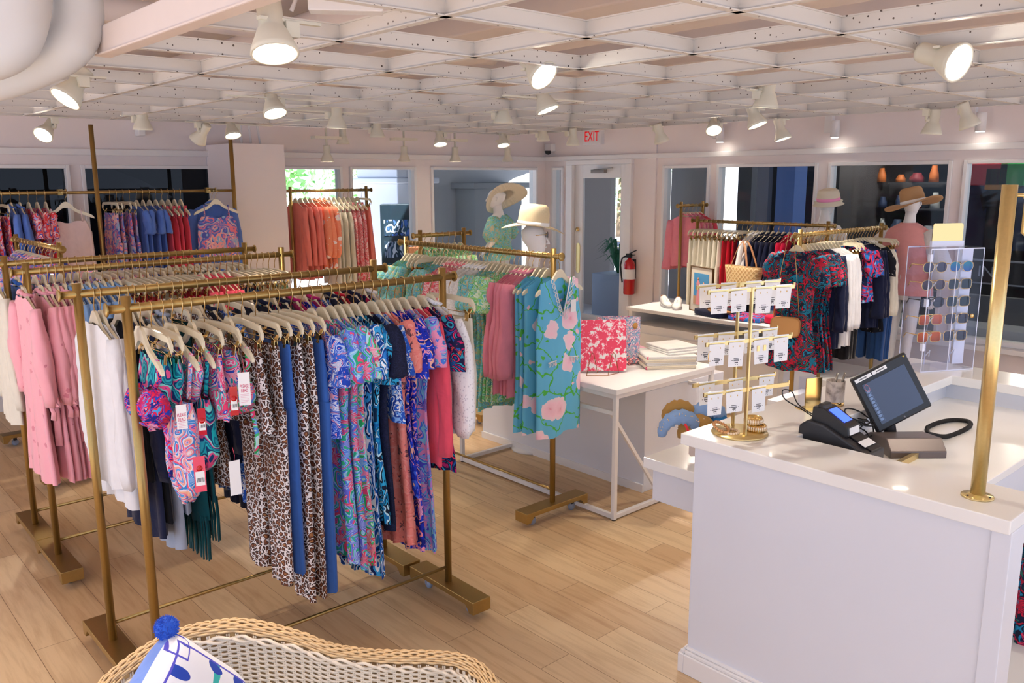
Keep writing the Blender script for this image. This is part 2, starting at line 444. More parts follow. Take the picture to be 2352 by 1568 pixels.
gm = NT('grid_paint'); v = gm.coord(False); vo = gm.voro(v, 42, 'F1', .6); sp = gm.new('ShaderNodeSeparateColor'); gm.link(vo.outputs['Color'], sp.inputs[0])
kk = gm.math('MULTIPLY', gm.math('LESS_THAN', vo.outputs['Distance'], .17), gm.math('GREATER_THAN', sp.outputs[0], .72))
gm.link(gm.mix(kk, lin('#dedad4'), lin('#5b5048')), gm.b.inputs['Base Color']); gm.b.inputs['Roughness'].default_value = .45
go = struct(g.obj('ceiling_grid', gm.m))
struct(MB().box(1.085, 1.12, -2.5, 3.62, 2.6, 2.70).box(1.075, 1.14, -2.5, 3.62, 2.594, 2.604).obj('ceiling_beam', M['ceil'], bevel=.006))
# ducts and pipes over the grid
def duct(label, path, r, name='air_duct'):
    mb = MB(); P = [Vector(p) for p in path]
    # smooth the corners
    Q = []
    for i in range(len(P) - 1):
        for k in range(6):
            t_ = k / 6; p0 = P[max(i - 1, 0)]; p1 = P[i]; p2 = P[i + 1]; p3 = P[min(i + 2, len(P) - 1)]
            Q.append(.5 * ((2 * p1) + (p2 - p0) * t_ + (2 * p0 - 5 * p1 + 4 * p2 - p3) * t_ ** 2 + (3 * p1 - p0 - 3 * p2 + p3) * t_ ** 3))
    Q.append(P[-1]); mb.tube(Q, r, 24)
    return tag(mb.obj(name, M['duct']), label, 'duct')
duct('white round duct elbow nearest the upper left corner, left of two', [(.84, 3.55, 3.07), (.84, 3.52, 2.85), (.80, 3.50, 2.66), (.73, 3.52, 2.57), (.58, 3.62, 2.54), (.35, 3.8, 2.54)], .088)
duct('white round duct elbow dropping into the sloping duct, right of two', [(1.02, 3.60, 3.07), (1.02, 3.59, 2.9), (1.02, 3.58, 2.72), (.97, 3.60, 2.62), (.86, 3.69, 2.55), (.72, 3.80, 2.50), (.5, 4.0, 2.48), (.2, 4.2, 2.48)], .088)
for i, (a, b, r, lb) in enumerate([((2.2, -2, 2.93), (2.6, 8, 2.93), .10, 'large white pipe above the grid, nearest the camera'),
        ((4.4, -2, 2.95), (4.1, 8.4, 2.95), .12, 'thick white pipe crossing above the middle of the grid'),
        ((6.0, -1, 2.95), (5.9, 8.6, 2.95), .08, 'thin white pipe above the far right of the grid'),
        ((-1, 4.6, 2.97), (8.2, 4.9, 2.97), .06, 'slim white conduit crossing the ceiling sideways')]):
    tag(MB().tube([a, b], r, 16).obj('ceiling_pipe', M['ceil']), lb, 'pipe')
for x0, x1, y0, y1, z0, lb in [(2.9, 3.7, -2, 8.2, 2.86, 'boxed white air duct above the ceiling grid, left one'), (5.0, 5.5, -2, 8.4, 2.9, 'narrow boxed white duct above the ceiling grid, right one')]:
    tag(MB().box(x0, x1, y0, y1, z0, 3.1).obj('ceiling_duct', M['ceil'], bevel=.01), lb, 'duct')
# conduits above the pillar
for i, dx in enumerate((.17, .27, .37)):
    tag(MB().tube([(3.66 + dx, 8.4, 2.48), (3.66 + dx - .03 * i, 8.42, 3.1)], .012, 8).obj('conduit', M['white']),
        '%s thin white conduit rising from the top of the pillar' % ('left', 'middle', 'right')[i], 'conduit')

# ================================================================ TRACK LIGHTS
lamp_spec = [  # x,y,z of lens, aim dir, on, label
 (1.23, 2.43, 2.49, (-.1, -.35, -1), 1, 'largest glowing white spotlight hanging near the top left'),
 (2.66, 2.76, 2.56, (.05, -.75, -.6), 1, 'white spotlight tilted toward the viewer at the upper middle'),
 (3.37, 1.31, 2.53, (-.25, -.95, -.35), 1, 'big bright spotlight tilted sideways at the upper right'),
 (1.15, 4.36, 2.49, (-.9, -.2, -1.1), 1, 'spotlight tilted left below the round ducts'),
 (1.716, 7.18, 2.456, (-.8, -.7, -.9), 1, 'small bright spotlight far left above the wall rail'),
 (2.277, 6.677, 2.491, (0, .05, -1), 1, 'straight down spotlight right of the first gold wall post'),
 (3.201, 7.18, 2.492, (0, -.4, -1), 1, 'bright small spotlight above the second gold wall post'),
 (2.886, 7.18, 2.447, (-.3, .7, -.8), 0, 'unlit spotlight turned to the wall, left of the second post'),
 (2.37, 4.72, 2.50, (0, -.45, -1), 1, 'glowing spotlight over the middle racks left of center'),
 (3.21, 5.46, 2.48, (0, .05, -1), 1, 'straight down spotlight right of the pillar'),
 (4.522, 6.958, 2.508, (.02, .05, -1), 1, 'straight down spotlight left of the window mullion'),
 (5.435, 7.18, 2.467, (-.1, -.3, -1), 1, 'tiny lit spotlight over the back windows'),
 (4.19, 4.78, 2.52, (.05, .1, -1), 1, 'straight down spotlight left of the center lamp pair'),
 (3.63, 3.73, 2.52, (.2, -.35, -1), 1, 'glowing spotlight hanging just below the upper middle one'),
 (6.42, 6.669, 2.513, (.1, .1, -1), 1, 'spotlight above the security camera'),
 (6.306, 7.18, 2.476, (-.1, -.3, -1), 1, 'tiny lit spotlight above the straw hats'),
 (6.42, 6.229, 2.454, (.1, .1, -1), 1, 'spotlight left of the exit sign'),
 (6.42, 5.075, 2.446, (.35, -.1, -1), 1, 'small spotlight above the corner of the right wall'),
 (6.42, 4.506, 2.524, (-.5, -.5, -.9), 1, 'lit spotlight tilted left above the first right window'),
 (4.28, 2.67, 2.50, (0, .12, -1), 1, 'large nearly vertical spotlight right of center'),
 (5.336, 3.382, 2.476, (.1, -.4, -1), 1, 'bright spotlight under the large vertical one'),
 (6.42, 3.825, 2.425, (.1, -.3, -1), 1, 'small lit spotlight beside the wall device'),
 (6.42, 2.643, 2.419, (0, .1, -1), 1, 'straight down spotlight near the right edge, left of two'),
 (6.42, 2.382, 2.462, (.3, -.3, -1), 1, 'lit spotlight near the right edge, right of two'),
]
def spot(o, loc, dirv, watts, size=1.45, rad=.04, col=(1, .87, .73)):
    ld = bpy.data.lights.new('spot', 'SPOT'); ld.energy = watts; ld.spot_size = size; ld.spot_blend = .9; ld.shadow_soft_size = rad; ld.color = col
    l = bpy.data.objects.new('bulb_and_fill', ld); COL.objects.link(l); l.parent = o
    l.location = loc; l.rotation_euler = Vector(dirv).to_track_quat('-Z', 'Y').to_euler()
def housing():
    m_ = MB().lathe([(.0, .175), (.036, .175), (.038, .165), (.038, .085), (.045, .075), (.068, .018), (.072, 0), (.064, 0), (.060, .02), (.0, .022)], n=28, cap=False)
    return m_.mesh('housing')
HM = housing(); LM = MB().lathe([(0, .008), (.055, .008), (.055, .016), (0, .016)], n=24).mesh('lens')
def track_lamp(x, y, z, aim, on, label, group='spotlights on the ceiling grid', ztop=2.6, pw=1.0):
    pw *= 1.0 + 1.1 * max(0, min(1, (x * .65 + y * .73 - 4.8) / 3))
    ext = .33 if min(abs(x - 3.21), abs(x - 3.63), abs(x - 2.37)) < .01 else .10
    root = thing('spotlight', label, 'light', (x, y, ztop), 0, group)
    dz = z - ztop
    rot = Vector([-c for c in aim]).to_track_quat('Z', 'Y').to_euler()
    h = mk('housing', HM, M['lamp'], root, (0, 0, dz)); h.rotation_euler = rot
    l = mk('lens', LM, M['lampon'] if on else M['lampoff'], h)
    a = -Vector(aim).normalized(); top = Vector((0, 0, dz)) + a * .10
    side = a.cross(Vector((0, 0, 1)));
    if side.length < .2: side = Vector((-CAMX[0], -CAMX[1], 0))
    side.normalize(); k = top + side * .055
    st = MB().tube([top, k], .014, 10).tube([k, (k[0], k[1], max(k[2], -.02))], .010, 10)
    st.box(k[0] - .022, k[0] + .022, k[1] - .022, k[1] + .022, -.055, -.010).box(k[0] - ext, k[0] + ext, k[1] - .013, k[1] + .013, -.012, -.003)
    st.obj('mounting_arm', M['lamp'], root)
    if on: spot(root, Vector((0, 0, dz)) + Vector(aim).normalized() * .03, aim, SPOT_W * pw)
    return root
for q in lamp_spec: track_lamp(*q)
# unseen part of the shop: extra lamps added around the camera for illumination
for i, (x, y) in enumerate([(.3, 2.2), (3.9, .9), (3.4, -.8), (-.6, 3.6), (-.8, 5.8), (5.2, .9)]):
    track_lamp(x, y, 2.50, (.05, .1, -1), 1, '%s added ceiling spotlight over the shop floor around the viewer, outside the picture' % ('first', 'second', 'third', 'fourth', 'fifth', 'sixth', 'seventh')[i], pw=.6)
# lamps on long stems near the storefront
for x, y, z, on, lb in [(5.753, 8.3, 2.316, 0, 'small pendant lamp near the back windows, leftmost of three over the hat display'), (6.503, 8.3, 2.323, 1, 'small lit pendant lamp over the back windows, middle of three'), (7.355, 8.3, 2.33, 0, 'small pendant lamp near the back windows, right of three'), (4.744, 8.3, 2.307, 1, 'small pendant lamp over the coral clothes'), (4.95, 8.3, 2.50, 0, 'unlit spotlight above the coral clothes')]:
    root = thing('spotlight', lb, 'light', (x, y, 3.1), 0, 'lamps by the storefront')
    dz = z - 3.1
    h = mk('housing', HM, M['lamp'], root, (0, 0, dz)); mk('lens', LM, M['lampon'] if on else M['lampoff'], h)
    MB().tube([(0, 0, dz + .17), (0, 0, 0)], .012, 8).box(-.16, .16, -.05, .05, dz + .24, dz + .27).obj('mounting_arm', M['lamp'], root)
    if on: spot(root, Vector((0, 0, dz - .03)), (0, 0, -1), 10)
for y, z, lb in [(5.85, 2.52, 'white cylinder wall spotlight above the first right window'), (4.45, 2.52, 'white cylinder wall spotlight with a box, middle of the right wall'), (3.05, 2.52, 'white cylinder wall spotlight at the right end of the wall')]:
    root = thing('wall_spotlight', lb, 'light', (XW, y, z), 0)
    MB().lathe([(0, .17), (.04, .17), (.045, .16), (.045, 0), (0, 0)], (-.14, 0, 0), 16).obj('housing', M['white'], root)
    MB().box(-.06, 0, .08, .17, .05, .24).obj('driver_box', M['white'], root, bevel=.01)
    MB().bar((-.12, 0, .12), (0, .12, .12), .02, .02).obj('bracket', M['white'], root)
    MB().lathe([(0, -.004), (.036, -.004), (.036, -.001), (0, -.001)], (-.14, 0, 0), 16).obj('lens', M['lampon'], root)
# emergency box and small wall devices on the back wall
tag(MB().box(0, .07, 0, .12, 0, .3).obj('wall_box', M['white'], loc=(2.95, YW - .12, 2.55), bevel=.01), 'white box fixed high on the back wall between two spotlights', 'device')
t = thing('security_camera', 'small dome camera below the ceiling left of the exit sign', 'camera', (XW - .02, 8.75, 2.5))
MB().box(-.06, .02, -.07, .07, -.01, .1).obj('camera_base', M['white'], t, bevel=.01)
MB().lathe([(0, -.055), (.035, -.045), (.05, -.01), (.05, 0), (0, 0)], (-.06, 0, 0), 16).obj('camera_dome', M['black'], t)
t = thing('ballast_box', 'white rectangular transformer box beside the largest spotlight', 'device', (1.42, 2.33, 2.615))
MB().box(-.11, .11, -.035, .035, 0, .055).obj('transformer_case', M['white'], t, rz=-.6, bevel=.004)
MB().tube([(-.14, .08, .0), (-.12, .07, .05), (-.08, .04, .03)], .007, 8).obj('cable', plain('cable_grey', '#cfc8c8', .6), t)
# EXIT sign
t = thing('exit_sign', 'white exit sign with red letters high above the door', 'sign', (XW, 7.93, 2.56))
MB().box(-.08, 0, -.17, .15, 0, .20).obj('sign_case', M['white'], t, bevel=.006)
text('EXIT', .19, 'lettering', plain('red_letters', '#e0101a', .5, emit=.25), t, (-.083, -.012, .10), (PI / 2, 0, -PI / 2), .001, .68)
# fire extinguisher
t = thing('fire_extinguisher', 'red fire extinguisher hanging on the white wall beside the door', 'fire extinguisher', (XW - .11, 7.19, .62))
MB().lathe([(0, 0), (.07, 0), (.075, .01), (.075, .38), (.06, .43), (.025, .46), (.02, .48), (0, .48)], n=24).obj('cylinder', M['red'], t)
MB().lathe([(.0765, .20), (.0765, .33)], n=24, cap=False).obj('instruction_label', M['card'], t)
MB().box(-.02, .02, -.03, .05, .48, .53).bar((0, .02, .52), (0, -.11, .58), .02, .012).bar((0, .02, .5), (0, -.09, .52), .02, .01).obj('valve', M['black'], t)
MB().tube([(0, .05, .5), (-.03, .1, .47), (-.05, .11, .38), (-.05, .095, .25), (-.04, .085, .15)], .011, 8).obj('hose', M['rubber'], t)
MB().box(.075, .11, -.02, .02, .2, .45).obj('bracket', M['dark'], t)
# ================================================================ OUTSIDE THE WINDOWS
pave = plain('pale_paving', '#d9d8de', .8, var=.1)
struct(MB().box(-8, 45, YW + .16, 45, -.12, -.02).obj('ground', pave))
struct(MB().box(XW + .16, 45, -12, YW + .16, -.12, -.02).obj('ground', pave))
stucco = plain('grey_stucco', '#c6c6c8', .9, var=.08); litst = plain('lit_stucco', '#e6e8f0', .9, var=.05)  # litst: stucco lightened, the light on it is put into the colour
# arcade wall with an arch to the left of the door
aw = MB(); pts = [(8.55, 0), (9.35, 0), (9.35, 3.6), (8.55, 3.6)]
aw = MB().prism([(8.6, 0), (9.6, 0), (9.75, 1.5), (10.15, 1.85), (10.7, 2.12), (11.4, 2.3), (13, 2.4), (13, 3.6), (8.6, 3.6)], 11.9, 12.5, 'Y')
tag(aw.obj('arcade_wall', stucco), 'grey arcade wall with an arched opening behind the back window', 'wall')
tag(MB().box(7.62, 8.3, 11.2, 12.4, 0, 2.05).box(7.55, 8.37, 11.1, 12.5, 2.05, 2.14).box(7.62, 8.3, 11.2, 12.4, 2.14, 3.6).obj('column', litst, bevel=.02), 'white-lit square outdoor column left of the grey arch', 'column')
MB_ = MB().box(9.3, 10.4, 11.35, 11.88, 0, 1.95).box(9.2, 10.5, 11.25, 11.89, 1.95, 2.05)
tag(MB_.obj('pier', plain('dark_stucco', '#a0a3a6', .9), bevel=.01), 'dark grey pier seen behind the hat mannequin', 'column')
# bright street: white building, hedge, benches
leaf = None
def leafmat(name, a, b):
    t = NT(name); v = t.coord(False); n = t.voro(v, 9); s = t.new('ShaderNodeSeparateColor'); t.link(n.outputs['Color'], s.inputs[0])
    t.link(t.mix(s.outputs[0], lin(a), lin(b)), t.b.inputs['Base Color']); t.b.inputs['Roughness'].default_value = .8
    return t.m
LG = leafmat('leaves', '#7fbf62', '#cfe9b4'); LD = leafmat('leaves_dark', '#2f7a44', '#78b86a')
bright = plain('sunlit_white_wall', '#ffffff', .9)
def building(x0, x1, y0, y1, h, label, wins=()):
    r = thing('building', label, 'building', ((x0 + x1) / 2, (y0 + y1) / 2, 0)); cx, cy = (x0 + x1) / 2, (y0 + y1) / 2
    MB().box(x0 - cx, x1 - cx, y0 - cy, y1 - cy, 0, h).box(x0 - cx - .2, x1 - cx + .2, y0 - cy - .3, y1 - cy + .2, h, h + .25).obj('walls', bright, r)
    for (a, b, lo, hi, ax) in wins:
        wm = MB().box(a - cx, b - cx, y0 - cy - .03, y0 - cy + .02, lo, hi) if ax == 'Y' else MB().box(x0 - cx - .03, x0 - cx + .02, a - cy, b - cy, lo, hi)
        wm.obj('window', plain('far_glass', '#a9b6c8', .2), r)
    return r
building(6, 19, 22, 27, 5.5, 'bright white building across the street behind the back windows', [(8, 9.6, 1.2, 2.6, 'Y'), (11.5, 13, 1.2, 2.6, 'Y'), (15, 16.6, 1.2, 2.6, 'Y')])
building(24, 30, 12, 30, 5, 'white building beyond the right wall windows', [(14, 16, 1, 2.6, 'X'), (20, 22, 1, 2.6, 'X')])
def foliage(name, label, x, y, z, rx, ry, rz, n, mat, trunk=0, seed=1, cat='plant'):
    rr = random.Random(seed); mb = MB()
    for i in range(n):
        a = rr.random() * 2 * PI; u = rr.uniform(-1, 1); q = rr.random() ** .4; c = math.sqrt(1 - u * u)
        p = Vector((rx * q * c * math.cos(a), ry * q * c * math.sin(a), rz * q * u))
        d = Vector((rr.uniform(-1, 1), rr.uniform(-1, 1), rr.uniform(-.5, 1))).normalized(); e = d.orthogonal().normalized(); s = rr.uniform(.08, .18) * max(rx, .4) * .55
        mb.add([p - d * s, p + e * s * .45, p + d * s, p - e * s * .45], [(0, 1, 2, 3)])
    if trunk:
        r = thing(name, label, cat, (x, y, 0)); mb.obj('foliage', mat, r, (0, 0, z)); MB().tube([(0, 0, 0), (.05, 0, z)], [.12, .07], 8).obj('trunk', plain('bark', '#6f5b49', .9), r)
    else: tag(mb.obj(name, mat, loc=(x, y, z)), label, cat)
foliage('tree', 'pale green tree left behind the first back window', 8.0, 17.5, 2.6, 2.4, 1.2, 1.8, 900, LG, 1, 1, 'tree')
foliage('tree', 'green tree behind the second back window', 12.0, 18.5, 2.4, 1.5, 1, 1.4, 700, LG, 1, 2, 'tree')
foliage('tree', 'bright green tree seen through the door glass', 16.0, 13.9, 2.2, .8, .8, 1.3, 900, LG, 1, 3, 'tree')
foliage('tree', 'darker green tree seen in the narrow right window', 20.0, 14.6, 2.2, 1.0, .8, 1.4, 700, LD, 1, 4, 'tree')
foliage('hedge', 'low green hedge along the street behind the coral clothes', 10.6, 16.5, .6, 3.2, .5, .5, 700, LG, 0, 5)
tag(MB().box(5, 12.2, 14.2, 14.6, 0, .75).box(4.9, 12.3, 14.1, 14.7, .75, .85).obj('garden_wall', litst, bevel=.01), 'low white garden wall outside the back windows', 'wall')
# dark poster stand
t = thing('poster_stand', 'dark blue poster stand outside the second back window', 'stand', (6.75, 9.9, 0), -.7)
MB().box(-.25, .25, -.14, .14, 0, 1.78).obj('cabinet', plain('dark_teal', '#1c2d38', .4), t, bevel=.01)
for z, c in ((1.45, '#4a6fc0'), (1.15, '#8a99b8'), (.85, '#2f6f7c'), (.5, '#39455f')):
    MB().box(-.2, .2, -.15, -.14, z - .1, z + .12).obj('poster', print_swirl('poster_print', [c, '#22384a', '#c9d4e6', '#33506a'], 9, 3), t)
t = thing('planter', 'grey planter with a spiky plant outside the door', 'plant', (9.62, 8.36, 0))
MB().box(-.28, .28, -.28, .28, 0, .72).obj('planter_box', plain('grey_blue_box', '#8f9db5', .6), t, bevel=.01)
mb = MB(); rr = random.Random(3)
for i in range(46):
    a = rr.random() * 6.28; l = rr.uniform(.35, .6); h = rr.uniform(.3, .55)
    p = [Vector((0, 0, .7)), Vector((math.cos(a) * l * .4, math.sin(a) * l * .4, .7 + h)), Vector((math.cos(a) * l * .8, math.sin(a) * l * .8, .7 + h * .7))]
    sd = Vector((-math.sin(a), math.cos(a), 0)) * .016
    mb.add([p[0] - sd, p[0] + sd, p[1] + sd, p[1] - sd, p[2]], [(0, 1, 2, 3), (3, 2, 4)])
mb.obj('leaves', plain('dark_leaf', '#2c6a4a', .6), t)
# column beyond the door glass, benches
tag(MB().box(10.5, 10.62, 9.32, 10.8, 0, 3.45).obj('column', plain('taupe_stucco', '#b5aca8', .9)), 'taupe column filling the left of the door glass', 'column')
tag(MB().box(XW + .5, XW + .7, 6.50, 7.02, 0, 3.17).obj('column', plain('taupe_stucco2', '#8b8a8e', .9)), 'grey column just outside the narrow right window', 'column')
for i, (x, y) in enumerate([(12.8, 11.1), (13.9, 12.1)]):
    b = MB()
    for k in range(4): b.box(-.8, .8, -.25 + k * .13, -.16 + k * .13, .42, .45)
    for k in range(3): b.box(-.8, .8, .27, .3, .5 + k * .13, .59 + k * .13)
    b.box(-.7, -.64, -.25, .3, 0, .42).box(.64, .7, -.25, .3, 0, .42)
    tag(b.obj('bench', plain('pale_slats', '#c4c9da', .6), loc=(x, y, 0), rz=-.7), '%s pale slatted bench seen through the door glass' % ('nearer', 'farther')[i], 'bench')
# dark shops opposite the right wall
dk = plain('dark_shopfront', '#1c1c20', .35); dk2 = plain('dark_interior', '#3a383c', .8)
XS = 12.2
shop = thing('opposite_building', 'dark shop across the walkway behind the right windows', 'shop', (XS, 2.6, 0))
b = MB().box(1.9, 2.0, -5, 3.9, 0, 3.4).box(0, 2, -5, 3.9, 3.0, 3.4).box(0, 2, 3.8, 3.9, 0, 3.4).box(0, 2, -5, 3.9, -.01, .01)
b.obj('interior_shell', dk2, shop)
b = MB()
for y in (-5, -3.2, -1.15, .35, 1.9, 3.75): b.box(-.06, .06, y, y + .09, 0, 3.4)
b.box(-.06, .06, -5, 3.84, 0, .55).box(-.07, .07, -5, 3.84, 2.85, 3.4)
b.obj('shop_window_frame', plain('grey_frame', '#6a6b70', .5), shop)
MB().box(-.01, .0, -5, 3.84, .55, 2.85).obj('shop_glass', M['glass'], shop)
bb = MB().box(-.16, -.1, .1, 2.7, .74, 1.02); bb.obj('sign_band', plain('black_band', '#202127', .4), shop)
bl = MB().box(-.165, -.1, .1, 2.7, 1.02, 1.04).box(-.165, -.1, .1, 2.7, .72, .74); bl.obj('sign_line', plain('grey_line', '#9fa4ae', .4), shop)
text('IN', .20, 'lettering', plain('grey_letters', '#aab0bc', .5), shop, (-.165, 1.5, .88), (PI / 2, 0, -PI / 2), .001)
tag(MB().box(XW + .5, XW + .9, -3, 4.6, 0, .62).obj('planter_curb', plain('pale_stone', '#b9bdc4', .8), bevel=.01), 'pale stone ledge outside under the right windows', 'ledge')
shelf = empty('shelving', (1.6, 0, 0)); shelf.parent = shop
b = MB()
for z in (1.2, 1.6, 2.0, 2.4): b.box(-.2, .2, -5, 3.6, z, z + .03)
for y in (-4, -2.4, -.8, .8, 2.4): b.box(-.2, .2, y, y + .04, 0, 2.8)
for yy in (-3.6, -1.2, 1.2, 3.0):
    ld = bpy.data.lights.new('bulb_and_fill', 'POINT'); ld.energy = 45; ld.color = (1, .86, .7); ld.shadow_soft_size = .06  # fill lamps with glowing discs, added to brighten the shop interior
    lo_ = bpy.data.objects.new('bulb_and_fill', ld); COL.objects.link(lo_); lo_.parent = shop; lo_.location = (.8, yy, 2.85)
    MB().lathe([(0, 0), (.06, 0), (.06, .03), (0, .03)], n=16).obj('fill_glow', M['lampon'], shop, (.8, yy, 2.95))
b.obj('shelf_frame', plain('shelf_dark', '#3a3a40', .5), shelf)
rr = random.Random(9)
cols = ['#b32a2a', '#2a3a60', '#c96a2a', '#c9c9c9', '#5a3a2a', '#2f7f4a', '#8a8f9c', '#d9b08a', '#7a1f2a', '#3c4c6c']
cname = ['red', 'navy', 'orange', 'white', 'brown', 'green', 'grey', 'tan', 'maroon', 'slate blue']
shn = {1.23: 'lowest', 1.63: 'second', 2.03: 'third', 2.43: 'top'}; NTH = ['first', 'second', 'third', 'fourth', 'fifth', 'sixth', 'seventh', 'eighth', 'ninth', 'tenth', 'eleventh', 'twelfth', 'thirteenth']
k = 0
for z in (1.23, 1.63, 2.03, 2.43):
    for j in range(13):
        y = 3.1 + j * .27 + rr.uniform(-.05, .05); h = rr.uniform(.1, .26); wd = rr.uniform(.08, .2)
        ci = rr.randrange(len(cols)); c = cols[ci]
        o = MB().lathe([(0, 0), (wd * .6, 0), (wd * .55, h * .5), (wd * .35, h * .8), (wd * .3, h), (0, h)], n=10).obj('shop_article', plain('article_' + c[1:], c, .6), loc=(XS + 1.5, y, z))
        tag(o, 'small %s article, %s from the right on the %s shelf of the opposite shop' % (cname[ci], NTH[j], shn[z]), 'merchandise', 'articles on the opposite shelves'); k += 1
for i, (y, z, c, sx, lb) in enumerate([(4.6, 2.14, '#d02038', .32, 'red box on the top shelf of the shop opposite'), (4.22, 2.14, '#3aa04a', .16, 'green box on the top shelf of the shop opposite'), (4.42, 2.08, '#d08a3a', .14, 'orange box beside the green one in the opposite shop')]):
    tag(MB().box(-.1, .1, -sx, sx, -.15, .15).obj('merchandise_box', plain('mbox%d' % i, c, .5), loc=(XS + .9, y, z), bevel=.01), lb, 'box')
t = thing('clothes_display', 'dark shirts hanging in the shop opposite', 'clothes', (XS + .7, 4.0, 0))
for j in range(5):
    MB().prism([(-.3, 1.85), (-.12, 2.0), (.12, 2.0), (.3, 1.85), (.24, 1.62), (.2, 1.68), (.2, 1.1), (-.2, 1.1), (-.2, 1.68), (-.24, 1.62)], -.02, .02, 'X').obj('shirt', plain('shirt%d' % j, ['#2b3350', '#3a2a35', '#4a4f66', '#26262e', '#37405c'][j], .9), t, (.1 * j, -.9 + j * .42, 0), rz=.3)
for y, wd, c, x, lb in [(10.1, .44, '#f2f4fa', 15.0, 'white column lit by daylight outside the second right window'), (6.36, .10, '#2f3238', 10.7, 'dark narrow post outside the second right window'), (8.02, .26, '#2b2e34', 12.5, 'dark wall edge beside the street gap'), (6.50, .18, '#7b7f8c', 10.6, 'grey post outside the second right window'), (5.92, .26, '#5f80c4', 10.2, 'blue column outside the second right window'), (5.80, .34, '#24262b', 10.75, 'black post beside the blue column')]:
    tag(MB().box(x - .15, x + .15, y - wd / 2, y + wd / 2, 0, 3.5).obj('column', plain('col_' + c[1:], c, .7)), lb, 'column')
struct(MB().box(XW + .3, 14.5, -6, 6.6, 3.18, 3.4).box(XW + .3, 12.2, 6.6, 9.1, 3.18, 3.4).obj('walkway_sun_cover', dk2))  # unseen cover, extended toward the door to keep sun off the columns
tag(MB().lathe([(0, 0), (.03, 0), (.03, .02), (0, .02)], n=12).obj('signal_light', plain('red_glow', '#ff2a2a', .5, emit=6), loc=(XS + .8, 4.95, 1.97)), 'small glowing red light inside the shop opposite', 'light')
# reflections side: the covered arcade behind the two left windows
struct(MB().box(6.6, 12.2, 9.101, 12.5, 3.18, 3.4).obj('arcade_sun_blocker', dk2))  # unseen slab added to keep the sun off the arcade wall
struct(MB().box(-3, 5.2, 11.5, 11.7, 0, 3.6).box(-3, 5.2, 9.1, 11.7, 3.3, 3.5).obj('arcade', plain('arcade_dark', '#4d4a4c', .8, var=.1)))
t = thing('umbrella', 'pale umbrella outside seen through the second left window', 'umbrella', (3.15, 10.6, 0))
MB().lathe([(0, 2.28), (.4, 2.12), (.75, 1.92), (.74, 1.91), (0, 2.2)], n=8, cap=False).obj('canopy', plain('canopy_grey', '#8e8c94', .8), t); MB().tube([(0, 0, 0), (0, 0, 2.25)], .02, 8).obj('pole', M['dark'], t)
# ================================================================ RACKS
RAIL_Z = 1.663
def rack(name, label, loc, rz, L, rail_z=RAIL_Z, feet=True, bar=True):
    r = thing(name, label, 'clothing rack', (loc[0], loc[1], 0), rz)
    m_ = MB()
    m_.tube([(-L / 2 - .07, 0, rail_z), (L / 2 + .07, 0, rail_z)], .0165, 16); m_.obj('rail', M['brass'], r)
    for s in (-1, 1):
        MB().tube([(s * L / 2, 0, .106 if feet else 0), (s * L / 2, 0, rail_z + .045)], .018, 16).obj('post', M['brass'], r)
        MB().lathe([(0, 0), (.024, 0), (.026, .002), (.026, .006), (.024, .008), (0, .008)], n=20, axis='X').obj('end_cap', M['brass'], r, (s * (L / 2 + .07) - .004, 0, rail_z))
        if feet:
            f_ = MB(); pr_ = [(-.27, .106), (-.27, .040), (-.235, .040), (-.222, .058), (-.205, .076), (.205, .076), (.222, .058), (.235, .040), (.27, .040), (.27, .106)]
            f_.prism(pr_, -.055, .055, 'X'); fo = f_.obj('foot', M['brass'], r, (s * L / 2, 0, 0), bevel=.003)
            for t_ in (-1, 1):
                c_ = MB().lathe([(0, -.009), (.024, -.009), (.027, -.006), (.027, .006), (.024, .009), (0, .009)], (0, t_ * .175, .027), 16, 'X')
                c_.obj('caster', M['caster'], fo)
                MB().box(-.012, .012, t_ * .175 - .012, t_ * .175 + .012, .045, .08).obj('caster_fork', M['dark'], fo)
    if bar: MB().tube([(-L / 2, 0, .185), (L / 2, 0, .185)], .0085, 12).obj('lower_bar', M['brass'], r)
    return r
rack('clothing_rack', 'frontmost gold rolling rack holding swimsuits, leopard trousers and long print dresses', (1.704, 3.217), -.013, 1.436)
rack('clothing_rack', 'second gold rolling rack from the front, directly behind the frontmost one', (1.685, 3.775), 0, 1.436)
rack('clothing_rack', 'third gold rolling rack from the front, with the pink robes at its left end', (1.737, 4.906), -.006, 1.42)
rack('clothing_rack', 'fourth gold rolling rack from the front, farthest of the four parallel ones', (1.746, 5.451), -.012, 1.415)
rack('clothing_rack', 'central gold rack pointing at the viewer, with blue floral dresses', (3.57, 4.39), -PI / 2, 1.544)
rack('clothing_rack', 'right rear gold rack holding white, red and navy clothes', (7.63, 4.77), -PI / 2 - .0, 1.50)
rack('clothing_rack', 'right gold rack with multicolour dress and white sweaters, end facing left', (6.97, 3.53), 0, 1.42)
rack('clothing_rack', 'gold rack mostly hidden behind the central rack', (4.33, 5.72), 0, .46)
rack('clothing_rack', 'gold rack at far left seen end on behind the four parallel racks', (1.555, 7.02), -PI / 2, 1.25)
rack('clothing_rack', 'gold stand with coral shirts in front of the second right window', (8.25, 6.05), -.0, .42, 1.80)
rack('clothing_rack', 'gold rail holding coral and cream clothes at the back windows', (4.84, 8.45), 0, .95, 2.0)

